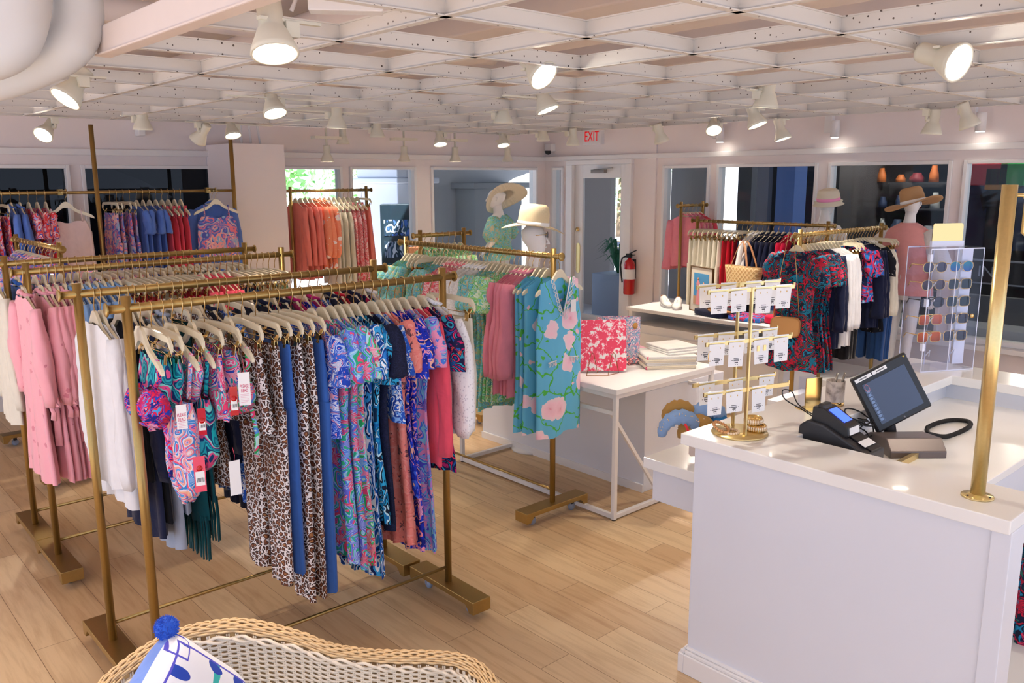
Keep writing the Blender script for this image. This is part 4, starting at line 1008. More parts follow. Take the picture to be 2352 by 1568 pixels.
C_ = rep((5, ('robe', 1.0, 'robe', 'rose pink tie-waist robe dress')), (7, ('shirt', .75, 'sky', 'pale blue shirt')), (4, ('shorts', .35, 'coral', 'coral shorts')), (3, ('trousers', .9, 'cream', 'cream trousers')), (4, ('skirt', .5, 'reddot', 'raspberry skirt')), (5, ('shirt', .7, 'coral', 'coral shirt')), (3, ('shorts', .35, 'jeans', 'denim shorts')), (4, ('trousers', .9, 'creamprint', 'cream print trousers')), (1, ('skirt', .5, 'aqua', 'aqua print skirt')))
fill(C_, [1.005, 1.085] + seq(1.12, 2.40, len(C_) - 2), 'X', 4.906, RAIL_Z, 'third rack', 'left', seed=6)
D_ = rep((1, ('cardigan', .8, 'cream', 'cream cardigan')), (1, ('shirt', .7, 'denim', 'bright blue shirt')), (8, ('dress', .8, 'blueredf', 'blue floral dress')), (4, ('skirt', .5, 'redfloral', 'red floral skirt')), (6, ('trousers', .9, 'blueredf', 'periwinkle floral trousers')), (7, ('shirt', .7, 'creamprint', 'cream print shirt')), (4, ('shorts', .4, 'sky', 'pale blue shorts')))
fill(D_, [.99] + seq(1.09, 2.40, len(D_) - 1), 'X', 5.451, RAIL_Z, 'fourth rack', 'left', seed=8)
E_ = rep((4, ('tunic', .98, 'hibiscus', 'sky blue hibiscus shift dress')), (4, ('shirt', .78, 'pink', 'pink long-sleeved shirt')), (3, ('maxi', .85, 'lime', 'lime green print dress')), (3, ('maxi', .92, 'aqua', 'aqua floral dress')), (5, ('blouse', .7, 'lace', 'white lace blouse')), (5, ('shirt', .7, 'pinklace', 'pale coral shirt')), (3, ('dress', .8, 'aqua', 'green floral dress')), (3, ('skirt', .6, 'peach', 'coral skirt')), (6, ('dress', .8, 'aqua', 'blue-green floral dress')))
YE = [3.565, 3.655, 3.70, 3.745] + seq(3.80, 5.14, len(E_) - 4)
E_[0] = ('shift', .99, 'hibiscus', 'v-neck sky blue hibiscus shift dress', {'rz': -PI + .10, 'sy': 1.10, 'pm': {'lace_trim': F['white'], 'lace_loops': F['white'], 'pocket_trim': F['white']}})
fill(E_, YE, 'Y', 3.57, RAIL_Z, 'central rack', 'near end', seed=9, jit=.03)
F_ = rep((4, ('trousers', .95, 'cream', 'cream trousers')), (3, ('shorts', .5, 'cream', 'ivory shorts')), (3, ('trousers', .9, 'red', 'crimson trousers')), (1, ('trousers', .9, 'navy', 'navy trousers')), (2, ('shirt', .7, 'white', 'white shirt')), (5, ('shirt', .7, 'navy', 'navy shirt')), (2, ('shirt', .8, 'hotpink', 'hot pink shirt')), (3, ('trousers', .9, 'navy', 'navy trousers')), (2, ('trousers', .5, 'white', 'white trousers')))
fill(F_, seq(5.50, 4.06, len(F_)), 'Y', 7.63, RAIL_Z, 'right rear rack', 'left', seed=10, jit=.03)
G_ = rep((5, ('dress', 1.0, 'jungle', 'red and teal jungle print dress')), (2, ('cardigan', .85, 'navy', 'navy sweater')), (4, ('cardigan', .85, 'white', 'white sweater')), (3, ('trousers', .9, 'black', 'black trousers')), (3, ('tee', .5, 'jungle2', 'blue and pink print top')), (3, ('shirt', .75, 'navy', 'navy top')), (1, ('dress', .8, 'blackdot', 'black flecked dress')), (2, ('shirt', .6, 'cream', 'cream sweater')), (3, ('trousers', 1.0, 'jeans', 'blue jeans')))
fill(G_, [6.22] + seq(6.32, 7.64, len(G_) - 1), 'X', 3.53, RAIL_Z, 'right near rack', 'left', seed=11, jit=.03)
I_ = rep((7, ('shirt', .7, 'lime', 'green print shirt')))
fill(I_, seq(4.14, 4.52, 7), 'X', 5.72, RAIL_Z, 'hidden rack', 'left', seed=12)
H_ = rep((12, ('shirt', .6, 'blueredf', 'blue floral shirt')),)
fill(H_, seq(6.46, 7.6, 12), 'Y', 1.555, RAIL_Z, 'far left rack', 'near end', seed=13)
W1 = rep((4, ('trousers', .8, 'redfloral', 'red floral trousers')), (2, ('shirt', .7, 'peri', 'periwinkle shirt')), (3, ('tee', .6, 'redfloral', 'red floral top')))
fill(W1, seq(1.38, 1.9, 9), 'X', 8.1, 2.02, 'left wall rail', 'left', seed=14)
W2 = rep((4, ('trousers', .8, 'blueredf', 'periwinkle floral trousers')), (4, ('tee', .7, 'peri', 'blue ruffled top')), (4, ('tank', .75, 'coral', 'coral pleated top')))
fill(W2, seq(2.42, 3.05, 12), 'X', 8.1, 2.02, 'wall rail by the pillar', 'left', seed=15)
def face_out(x, y, z, rz, kind, L, fk, wd, pos):
    hanger('w', (x, y, z), rz, 'cream hanger facing the shop with %s, %s' % (wd, pos), 'face-out hangers on the wall'); garment(kind, L, F[fk], (x, y, z), rz, '%s hanging face-out %s' % (wd, pos), 'face-out garments on the wall')
face_out(2.02, 7.96, 2.02, PI / 2, 'tank', .85, 'palepink', 'pale pink strappy dress', 'on the left wall rail')
face_out(3.32, 8.02, 2.02, PI / 2, 'shirt', .75, 'peri', 'periwinkle shirt behind the floral top', 'beside the pillar')
face_out(3.32, 7.93, 2.02, PI / 2, 'tank', .55, 'blueredf', 'coral and blue floral bustier', 'beside the pillar')
J_ = rep((4, ('shirt', .6, 'pink', 'rose pink shirt')), (1, ('shirt', .6, 'coral', 'bright coral shirt')))
fill(J_, seq(8.10, 8.40, 5), 'X', 6.05, 1.80, 'stand by the right window', 'left', seed=16)
K_ = rep((4, ('cardigan', .85, 'peach', 'coral knit cardigan')), (3, ('blouse', .75, 'dots', 'peach dotted blouse')), (4, ('tank', .95, 'cream', 'cream sleeveless dress')), (3, ('tank', .95, 'pinklace', 'coral lace dress')), (1, ('skirt', .6, 'peach', 'coral skirt')))
fill(K_, seq(4.42, 5.25, len(K_)), 'X', 8.45, 2.0, 'back window rail', 'left', seed=17)
# ================================================================ COUNTER
CT = 1.08
ct = thing('sales_counter', 'white quartz topped sales counter with lacquered panels at lower right', 'counter', (2.77, 0, 0))
X0 = 0.0
def cx(x): return x - 2.77
tp = MB()
# upper ledge: front strip, left arm, far strip (outline with the well cut out)
tp.prism([(cx(2.77), .80), (cx(3.08), .80), (cx(3.08), 1.70), (cx(4.66), 1.70), (cx(4.66), -.6), (cx(4.97), -.6), (cx(4.97), 2.05), (cx(2.77), 2.05)], CT - .048, CT)
tp.obj('upper_worktop', M['quartz'], ct, bevel=.004)
bd = MB()
bd.box(cx(2.82), cx(2.92), .86, 2.0, .0, CT - .048); bd.box(cx(2.92), cx(3.05), 1.16, 2.0, .0, CT - .048); bd.box(cx(3.05), cx(4.93), 1.74, 2.0, 0, CT - .048); bd.box(cx(4.70), cx(4.93), -.6, 1.74, 0, CT - .048)
bd.obj('carcass', M['panel'], ct)
MB().box(cx(2.805), cx(2.82), .84, 2.0, .10, CT - .05).obj('front_panel', M['panel'], ct)
MB().box(cx(2.795), cx(2.92), .80, .86, 0, CT - .048).obj('corner_stile', M['panel'], ct, bevel=.003)
pb = MB()
for (z0, z1, o_) in ((0, .09, .030), (.09, .105, .022), (.105, .118, .012)):
    pb.box(cx(2.805 - o_), cx(2.82), .86, 2.0, z0, z1); pb.box(cx(2.805 - o_), cx(4.9), 2.0, 2.0 + o_, z0, z1)
pb.obj('plinth_moulding', M['white'], ct, bevel=.004)
MB().box(cx(3.05), cx(4.70), 1.10, 1.74, .915, .95).obj('lower_worktop', M['quartz'], ct, bevel=.003)
MB().box(cx(3.05), cx(4.70), 1.14, 1.16, .0, .915).box(cx(3.6), cx(3.62), 1.16, 1.7, 0, .915).obj('drawer_front', M['panel'], ct)
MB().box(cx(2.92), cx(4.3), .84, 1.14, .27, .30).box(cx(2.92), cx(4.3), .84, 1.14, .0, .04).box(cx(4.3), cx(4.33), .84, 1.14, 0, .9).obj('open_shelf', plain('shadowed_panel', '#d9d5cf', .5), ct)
MB().box(cx(3.10), cx(3.66), 1.40, 1.42, .95, .975).obj('brass_edge', M['gold'], ct)
dl = MB().box(cx(2.95), cx(4.0), 2.05, 2.39, .80, .85); dl.obj('side_ledge', M['quartz'], ct, bevel=.003)
MB().box(cx(2.98), cx(3.98), 2.0, 2.355, .645, .80).obj('ledge_drawer', M['panel'], ct, bevel=.002)

# gold pole
t = thing('gold_pole', 'satin gold upright pole bolted to the counter top at the right edge', 'pole', (2.915, .949, CT))
MB().tube([(0, 0, .004), (0, 0, 1.017)], .0225, 28).obj('tube', M['gold'], t)
MB().lathe([(0, 0), (.05, 0), (.05, .004), (.048, .006), (.03, .007), (.027, .011), (0, .011)], n=32).obj('flange', M['gold'], t)
for a in (.5, 2.6, 4.7): MB().lathe([(0, .0065), (.004, .0065), (.003, .009), (0, .009)], (.038 * math.cos(a), .038 * math.sin(a), 0), 10).obj('screw', M['dark'], t)
d_ = Vector((.745, -.667, 0)); e_ = d_
MB().tube([tuple(d_ * .02 + Vector((0, 0, .985))), tuple(d_ * .045 + Vector((0, 0, .985))), tuple(d_ * .056 + Vector((0, 0, .972))), tuple(d_ * .056 + Vector((0, 0, .87))), tuple(d_ * .066 + Vector((0, 0, .86))), tuple(d_ * .14 + Vector((0, 0, .86)))], .0062, 10).obj('hook_arm', M['gold'], t)

# ================================================================ EARRING STAND
t = thing('earring_stand', 'gold earring display stand with two posts and six bars on the counter corner', 'display stand', (2.95, 1.885, CT))
MB().lathe([(0, 0), (.112, 0), (.116, .003), (.114, .008), (0, .009)], n=48).obj('base', M['gold'], t)
BD = Vector((.955, -.30, 0)).normalized(); FP = Vector((2.918 - 2.95, 1.839 - 1.885, 0)); RP = Vector((3.015 - 2.95, 1.962 - 1.885, 0))
mt = {'card': M['card']}
cardtx = plain('clear_bar_cover', '#eef4f6', .1)
bars = []
for pi, (P_, nm) in enumerate(((FP, 'front'), (RP, 'rear'))):
    MB().bar(P_ + Vector((0, 0, .008)), P_ + Vector((0, 0, .615)), .014, .007, up=(BD.x, BD.y, 0)).obj('post', M['gold'], t)
    for zi, z in enumerate((.608, .402, .200)):
        b_ = MB(); a_ = P_ - BD * .215 + Vector((0, 0, z)); c_ = P_ + BD * .215 + Vector((0, 0, z))
        b_.bar(a_, c_, .007, .016).bar(c_ + Vector((0, 0, .0)), c_ + Vector((0, 0, .016)), .007, .006, up=(BD.x, BD.y, 0)); b_.obj('bar', M['gold'], t)
        bars.append((P_, z, nm, zi))
ND = Vector((-.30, -.955, 0)); ang = math.atan2(BD.y, BD.x)
levn = ('top', 'middle', 'bottom')
rr = random.Random(21)
for (P_, z, nm, zi) in bars:
    offs = [-.165, -.070, .054, .155]
    if nm == 'front' and zi == 2: offs = offs[:3]
    if nm == 'rear': offs = [-.165, -.06, .07, .17] if zi < 2 else [-.15, .0, .165]
    for ki, o_ in enumerate(offs):
        p = Vector((2.95, 1.885, CT)) + P_ + BD * o_ + ND * .008 + Vector((0, 0, z))
        c = thing('earring_card', '%s earring card from left on %s bar of %s post, gold earring stand' % (ORD[ki], levn[zi], nm), 'earring card', p, ang + rr.uniform(-.05, .05), 'white earring cards on the gold stand')
        wd = .040 if rr.random() < .7 else .037; hh = .098 if rr.random() < .5 else .085
        q = MB().prism([(-wd, 0), (wd, 0), (wd * .92, -hh), (-wd * .92, -hh)], -.0008, .0008, 'Y'); co = q.obj('card', M['card'], c); co.rotation_euler = (0, rr.uniform(-.05, .05), 0)
        tx = MB()
        for (a0, a1, zz) in ((-.012, .012, -.66), (-.022, -.016, -.74), (-.012, .014, -.73), (-.012, .014, -.765), (.020, .023, -.74), (-.007, .009, -.83), (-.007, .009, -.85), (-.003, .0, -.92), (.006, .009, -.92)):
            tx.box(a0, a1, -.0012, -.0008, zz * hh - .0012, zz * hh + .0012)
        tx.obj('printed_text', M['ink'], c)
        MB().bar((-wd, 0, .010), (wd, 0, .010), .004, .005).obj('card_clip', cardtx, c)
        for s in (-1, 1):
            e = MB(); ty = rr.randrange(3) if zi < 2 else 0
            if zi == 1 and ki == 2 and nm == 'front': e.box(s * .016 - .006, s * .016 + .006, -.004, -.0012, -.045, -.022)
            elif ty == 2 and (ki in (0, 1)): e.tube([(s * wd * .95 + .009 * s * math.cos(a * .5), -.003, -.045 + .02 * math.sin(a * .5)) for a in range(-4, 5)], .0016, 6)
            else: e.lathe([(0, -.004), (.003, -.003), (.004, -.001), (0, -.001)], (s * .016, 0, -.016), 8, 'X')
            e.obj('earring', M['shinygold'], c)
# bracelets
bead = plain('amber_bead', '#d9a06a', .15, .5); crys = plain('crystal', '#f0d6b4', .08, .5, coat=.6)
def bangle(name, label, loc, r, h, n, mat_):
    t = thing(name, label, 'bracelet', loc, 0, 'bracelets on the earring stand base')
    MB().lathe([(r - .002, 0), (r + .001, 0), (r + .001, h), (r - .002, h), (r - .002, 0)], n=32, cap=False).obj('band', M['shinygold'], t)
    sm = MB()
    for k in range(n):
        a = 2 * PI * k / n; c = Vector((math.cos(a) * (r + .002), math.sin(a) * (r + .002), 0)); 
        sm.tube([c + Vector((0, 0, h * .12)), c + Vector((0, 0, h * .3)) * 1.0, c + Vector((0, 0, h * .7)), c + Vector((0, 0, h * .88))], [.002, .0045, .0045, .002], 6)
    sm.obj('stones', mat_, t)
bangle('bracelet', 'lower gold crystal bangle stacked right of the front post', (3.005, 1.84, CT + .010), .036, .027, 26, crys)
bangle('bracelet', 'upper gold crystal bangle stacked on top of the other one', (2.995, 1.85, CT + .038), .034, .030, 24, crys)
for k, (cx_, cy_, cz_, r, til, lb) in enumerate([(2.905, 1.90, CT + .012, .033, .0, 'beaded gold bracelet lying flat at the left of the stand base'), (2.875, 1.925, CT + .022, .030, .5, 'amber beaded bracelet leaning behind the flat one')]):
    b_ = MB()
    for j in range(18):
        a = 2 * PI * j / 18; c = (r * math.cos(a), r * math.sin(a), r * math.sin(a) * til)
        b_.lathe([(0, -.007), (.005, -.005), (.007, 0), (.005, .005), (0, .007)], c, 8)
    tag(b_.obj('bracelet', bead if k else crys, loc=(cx_, cy_, cz_ + (.01 if k else 0))), lb, 'bracelet', 'bracelets on the earring stand base')

# ================================================================ SUNGLASSES TOWER
sx, sy = 4.80, 1.845
t = thing('sunglasses_display', 'clear acrylic sunglasses tower with a gold header on the far counter', 'display case', (sx, sy, CT), -.50)
W_, D_2, H_2 = .165, .09, .665
a_ = MB()
a_.box(-W_, W_, -D_2, -D_2 + .004, 0, H_2).box(-W_, W_, D_2 - .004, D_2, 0, H_2).box(-W_, -W_ + .004, -D_2, D_2, 0, H_2).box(W_ - .004, W_, -D_2, D_2, 0, H_2).box(-W_, W_, -D_2, D_2, H_2, H_2 + .006).box(-W_, W_, -D_2, D_2, 0, .008).box(-.002, .002, -D_2, D_2, 0, H_2)
a_.obj('acrylic_case', M['acrylic'], t)
ed = MB(); edm = plain('lit_acrylic_edge', '#e9edff', .1, coat=.5)
for x in (-W_, 0, W_):
    for y in (-D_2, D_2): ed.bar((x, y, 0), (x, y, H_2), .003, .003)
ed.bar((-W_, -D_2, H_2), (W_, -D_2, H_2), .004, .006).bar((-W_, D_2, H_2), (W_, D_2, H_2), .004, .006).bar((-W_, -D_2, .004), (W_, -D_2, .004), .004, .006)
ed.obj('polished_edges', edm, t)
MB().box(.09, W_ - .006, -.02, -.015, .02, H_2 - .01).obj('frosted_back', plain('frosted_acrylic', '#e3e7f6', .3), t)
hd = MB(); pts = [(-.095, 0), (.095, 0), (.095, .085)] + [(.08 + .015 * math.cos(a * PI / 8), .085 + .015 * math.sin(a * PI / 8)) for a in range(1, 4)] + [(.08, .10), (-.08, .10)] + [(-.08 - .015 * math.cos(a * PI / 8), .085 + .015 * math.sin(a * PI / 8)) for a in range(3, 0, -1)] + [(-.095, .085)]
hd.prism(pts, -.004, .0, 'Y'); hd.obj('gold_header', M['shinygold'], t, (0, 0, H_2 + .03))
MB().box(-.1, .1, -.012, .006, H_2 + .006, H_2 + .036).obj('header_holder', edm, t)
MB().lathe([(.004, 0), (.012, 0), (.012, .006), (.004, .006)], (W_ - .04, -D_2 - .006, .3), 16, 'Y').obj('lock_cam', M['hook'], t)
for z in (.14, .38, .62): MB().box(-W_ - .008, -W_ + .006, -D_2 - .008, -D_2 + .012, z - .02, z + .02).obj('hinge', edm, t)
def lensmat(n, a, b):
    t_ = NT(n); v = t_.coord(False); g_ = t_.new('ShaderNodeSeparateXYZ'); t_.link(v, g_.inputs[0])
    f_ = t_.math('MULTIPLY_ADD', g_.outputs[2], 14.0, .5); t_.link(t_.mix(f_, lin(b), lin(a)), t_.b.inputs['Base Color'])
    t_.b.inputs['Roughness'].default_value = .08; t_.b.inputs['Metallic'].default_value = .1; t_.b.inputs['Coat Weight'].default_value = .15; return t_.m
LMT = [lensmat('lens_purple', '#4a3c50', '#241a28'), lensmat('lens_blue', '#128f8a', '#1b28a0'), lensmat('lens_green', '#16211f', '#081010'), lensmat('lens_brown', '#3a2a32', '#1a1014'), lensmat('lens_orange', '#e2661c', '#7a2008'), lensmat('lens_rose', '#5c4248', '#2a1a1c')]
rm = M['shinygold']
def shades(name, label, lx, z, lens, frame, rect):
    root = thing(name, label, 'sunglasses', T_(lx, -.045, z), -.50, 'sunglasses in the acrylic tower')
    for s in (-1, 1):
        pr_ = []
        for k in range(20):
            a = 2 * PI * k / 20; p = 4 if rect else 2.3
            ca, sa = math.cos(a), math.sin(a)
            pr_.append((s * .033 + .027 * math.copysign(abs(ca) ** (2 / p), ca), .021 * math.copysign(abs(sa) ** (2 / p), sa)))
        MB().prism(pr_, -.001, .001, 'Y').obj('lens', lens, root)
        MB().tube([(x, 0, z_) for x, z_ in pr_ + pr_[:1]], .0016, 6, False).obj('rim', frame, root)
        MB().tube([(s * .062, 0, .012), (s * .064, .01, .012), (s * .055, .10, .008), (s * .05, .125, -.015)], .0022, 6).obj('temple', frame, root)
    MB().tube([(-.008, 0, .008), (0, -.002, .012), (.008, 0, .008)], .0018, 6).obj('bridge', frame, root)
    root.scale = (1.22, 1, 1.32)
def T_(x, y, z):
    c, s = math.cos(-.50), math.sin(-.50); return (sx + x * c - y * s, sy + x * s + y * c, CT + z)
rows = [('top', .565), ('second', .47), ('third', .375), ('fourth', .28), ('bottom', .185)]
LS = [(0, 1), (5, 2), (3, 2), (4, 3), (4, 3)]
for (rn, z), (a, b) in zip(rows, LS):
    shades('sunglasses', '%s sunglasses in the left column, %s row of the acrylic tower' % (['purple tinted', 'blue mirrored', 'dark green', 'brown', 'orange mirrored', 'rose tinted'][a], rn), -.095, z, LMT[a], M['black'] if a == 3 else M['hook'], a in (4,))
    shades('sunglasses', '%s sunglasses in the right column, %s row of the acrylic tower' % (['purple tinted', 'blue mirrored', 'dark green', 'brown', 'orange mirrored', 'rose tinted'][b], rn), .07, z, LMT[b], M['hook'], b in (2, 3))
nh = MB()
for x in (-.085, .07):
    for z in (.565, .47, .375, .28, .185, .095): nh.tube([(x - .012, -.03, z - .02), (x, -.05, z + .016), (x + .012, -.03, z - .02)], .003, 6)
nh.obj('nose_holder', edm, t)

# ================================================================ TILL: monitor, printer, card reader
LW = .95
t = thing('point_of_sale_monitor', 'black touch screen till monitor tilted on a taupe base', 'monitor', (3.66, 1.55, LW), 0)
tp_ = plain('taupe_metal', '#6f6460', .35, .3)
bs = MB().prism([(-.16, 0), (.10, 0), (.10, .03), (.05, .055), (-.11, .075), (-.16, .03)], -.12, .12, 'X'); bo = bs.obj('base', tp_, t, (0, -.03, 0), rz=-.72, bevel=.004)
MB().tube([(.02, .03, .05), (.075, .075, .13), (.075, .085, .2)], .026, 16).obj('neck', M['dark'], t)
scr = empty('screen_unit', (0.0, -.0, .215)); scr.parent = t
# screen plane basis from its corners
TL = Vector((3.553, 1.719, 1.241)); TR = Vector((3.742, 1.581, 1.357)); BL = Vector((3.623, 1.595, 1.003))
ux = (TR - TL).normalized(); uy = (TL - BL); uy = (uy - ux * uy.dot(ux)).normalized(); uz = ux.cross(uy).normalized()
if uz.dot(Vector((-1, -1, .3))) < 0: uz = -uz; 
rm_ = Matrix((ux, uy, ux.cross(uy))).transposed().to_4x4()
scr.rotation_euler = rm_.to_euler(); cen = TL + (TR - TL) * .5 + (BL - TL) * .5; scr.location = cen - Vector((3.66, 1.55, LW))
n_ = 1 if ux.cross(uy).dot(Vector((-1, -1, .3))) > 0 else -1
hw, hh = .135, .135
MB().box(-hw, hw, -hh, hh, -n_ * .03, 0).obj('bezel', M['black'], scr, bevel=.008)
MB().prism([(-.10, -.11), (.10, -.11), (.115, -.05), (.115, .06), (.10, .11), (-.10, .11)], -n_ * .065, -n_ * .025).obj('back_shell', M['black'], scr, bevel=.004)
MB().box(-.105, .105, -.105, .090, n_ * .001, n_ * .002).obj('display', plain('dim_blue_screen', '#39435a', .25, emit=.25), scr)
ui = MB(); uim = plain('screen_ui', '#5f7396', .4, emit=.4)
for k in range(9): ui.box(-.100, -.086, -.09 + k * .017, -.078 + k * .017, n_ * .0021, n_ * .0026)
ui.box(-.083, -.082, -.10, .07, n_ * .0021, n_ * .0026); ui.obj('screen_buttons', uim, scr)
MB().tube([(-.090 + .010 * math.cos(a), .068 + .017 * math.sin(a), n_ * .0026) for a in [k * .4 for k in range(17)]], .0009, 5).obj('screen_logo', plain('logo_red', '#b0666c', .4, emit=.4), scr)
for x0, x1 in ((-.125, -.045), (-.040, .03)):
    MB().box(x0, x1, .108, .124, n_ * .001, n_ * .002).obj('sticker', M['card'], scr)
    l_ = MB()
    for k in range(8): l_.box(x0 + .02 + k * .005, x0 + .0235 + k * .005, .113, .119, n_ * .002, n_ * .0024)
    l_.obj('sticker_text', M['ink'], scr)
MB().lathe([(0, n_ * .0005), (.005, n_ * .0005), (.005, n_ * .0015), (0, n_ * .0015)], (0, -.120, 0), 16).obj('round_logo', plain('logo_grey', '#6b6f78', .4), scr)
st = MB(); pp = []
for k in range(10):
    a = PI / 2 + 2 * PI * k / 10; r = .006 if k % 2 == 0 else .0022; pp.append((.118 + r * math.cos(a), .122 + r * math.sin(a)))
st.prism(pp, n_ * .001, n_ * .0018).obj('star_sticker', plain('yellow', '#d8c23a', .5), scr)

t = thing('receipt_printer', 'black wedge shaped receipt printer in front of the monitor', 'printer', (3.205, 1.565, LW), -PI / 2); t.scale = (1, 1, 1.38)
MB().prism([(-.16, 0), (.14, 0), (.14, .075), (.06, .10), (-.05, .135), (-.12, .14), (-.155, .12), (-.16, .08)], -.075, .075, 'Y').obj('body', M['dark'], t, bevel=.006)
MB().prism([(.045, .107), (.135, .078), (.135, .081), (.045, .110)], -.03, .05, 'Y').obj('paper_slot', M['black'], t)
MB().prism([(.085, .100), (.115, .090), (.115, .0915), (.085, .1015)], -.045, .045, 'Y').obj('label_sticker', M['card'], t)
MB().box(.14, .1415, -.05, -.03, .025, .05).obj('icon_sticker', M['card'], t)
t = thing('card_reader', 'small black card terminal with glowing blue screen resting on the printer', 'card reader', (3.20, 1.60, LW + .165), -PI / 2)
MB().prism([(-.08, .01), (.06, -.03), (.085, -.01), (.08, .025), (-.03, .085), (-.075, .085)], -.05, .05, 'Y').obj('body', M['black'], t, bevel=.005)
MB().prism([(-.06, .07), (-.02, .068), (-.03, .10), (-.055, .10)], -.045, .02, 'Y').obj('card_slot_head', M['black'], t, bevel=.006)
MB().prism([(-.015, .0775), (.055, .0393), (.056, .0408), (-.014, .079)], -.032, .032, 'Y').obj('display', plain('blue_screen', '#3b5cff', .3, emit=1.6), t)
MB().prism([(.0808, .022), (.0848, -.006), (.0862, -.006), (.0822, .022)], -.04, .04, 'Y').obj('label_sticker', M['card'], t)
# cables
cb = MB(); rr = random.Random(4)
for k in range(7):
    c = Vector((3.56 + rr.uniform(-.02, .03), 1.70 + rr.uniform(-.03, .02), LW + .03)); P_ = []
    for j in range(22):
        a = 2 * PI * j / 21; r = .055 + .012 * rr.uniform(-1, 1) * .3
        P_.append(c + Vector((r * math.cos(a) * 1.3, r * math.sin(a), .012 * k + .03 * math.sin(a + k) + .02)))
    cb.tube(P_, .0032, 6)
tag(cb.obj('cable_bundle', M['rubber']), 'tangled black cables bundled behind the card terminal', 'cable')
cc = MB(); P_ = []; path = [Vector((3.78, 1.46, LW + .05)), Vector((3.93, 1.43, LW + .012)), Vector((4.15, 1.42, LW + .012)), Vector((4.25, 1.46, LW + .012)), Vector((4.20, 1.53, LW + .012)), Vector((4.02, 1.55, LW + .012)), Vector((3.88, 1.50, LW + .015)), Vector((3.8, 1.52, LW + .03))]
n_c = 1300
for i in range(n_c + 1):
    u = i / n_c * (len(path) - 1.001); j = int(u); f_ = u - j; q0 = path[max(j - 1, 0)]; q1 = path[j]; q2 = path[j + 1]; q3 = path[min(j + 2, len(path) - 1)]
    p = .5 * (2 * q1 + (q2 - q0) * f_ + (2 * q0 - 5 * q1 + 4 * q2 - q3) * f_ ** 2 + (3 * q1 - q0 - 3 * q2 + q3) * f_ ** 3); d = ((q2 - q0) * (1 - f_) + (q3 - q1) * f_).normalized(); e = d.cross(Vector((0, 0, 1))).normalized()
    a = i * .9; P_.append(p + e * (.009 * math.cos(a)) + Vector((0, 0, .009 * math.sin(a))))
cc.tube(P_, .0024, 5); tag(cc.obj('coiled_cord', M['rubber']), 'black coiled telephone style cord lying right of the monitor', 'cord')
def SM(P, n=8):
    P = [Vector(p) for p in P]; out = []
    for i in range(len(P) - 1):
        a, b, c, d = P[max(i - 1, 0)], P[i], P[i + 1], P[min(i + 2, len(P) - 1)]
        for k in range(n):
            u = k / n; out.append(.5 * (2 * b + (c - a) * u + (2 * a - 5 * b + 4 * c - d) * u * u + (3 * b - a - 3 * c + d) * u ** 3))
    return out + [P[-1]]
cl = MB().tube(SM([(3.20, 1.68, LW + .20), (3.25, 1.74, CT + .06), (3.31, 1.83, CT + .07), (3.34, 1.88, CT + .11), (3.30, 1.90, CT + .12), (3.27, 1.87, CT + .09), (3.30, 1.80, CT + .05), (3.36, 1.70, CT - .02)]), .0026, 6)
tag(cl.obj('cable', M['rubber']), 'thin looping black cable beside the gold card holder', 'cable')
# card holder + pen cup
t = thing('card_holder', 'gold fronted clear acrylic card holder beside the stone pen cup', 'holder', (3.50, 1.87, CT), -.35)
MB().box(-.045, .045, -.012, -.008, .0, .15).obj('gold_front', M['shinygold'], t)
MB().box(-.045, .045, .035, .038, 0, .15).box(-.045, -.042, -.012, .038, 0, .15).box(.042, .045, -.012, .038, 0, .15).obj('acrylic_sides', M['acrylic'], t)
MB().box(-.05, .05, -.03, .045, 0, .006).obj('base', M['shinygold'], t)
def marble():
    t_ = NT('grey_marble'); v = t_.coord(False); n = t_.noise(t_.warp(v, 8, .2, 3), 14, 5)
    t_.link(t_.ramp(n.outputs[0], [(.3, lin('#6f6664')), (.45, lin('#b9afa9')), (.6, lin('#d0c9c4'))], False), t_.b.inputs['Base Color']); t_.b.inputs['Roughness'].default_value = .4; return t_.m
t = thing('pen_cup', 'grey marble pen cup with a gold base band', 'cup', (3.66, 1.84, CT))
MB().lathe([(.042, .012), (.042, .115), (.037, .115), (.037, .02), (0, .02)], n=32, cap=False).obj('cup', marble(), t)
MB().lathe([(0, 0), (.0425, 0), (.0425, .018), (.0, .018)], n=32).obj('gold_band', M['shinygold'], t)
for i, (a, b) in enumerate((((.005, -.01, .03), (.025, -.03, .155)), ((-.005, .01, .03), (.012, .0, .15)))):
    q = Vector((3.66, 1.84, CT)); tag(MB().tube([q + Vector(a), q + Vector(b)], [.005, .0055], 10).obj('pen', plain('silver_pen%d' % i, '#8b8a86', .25, .8)), '%s silver pen standing in the marble cup' % ('nearer', 'farther')[i], 'pen')

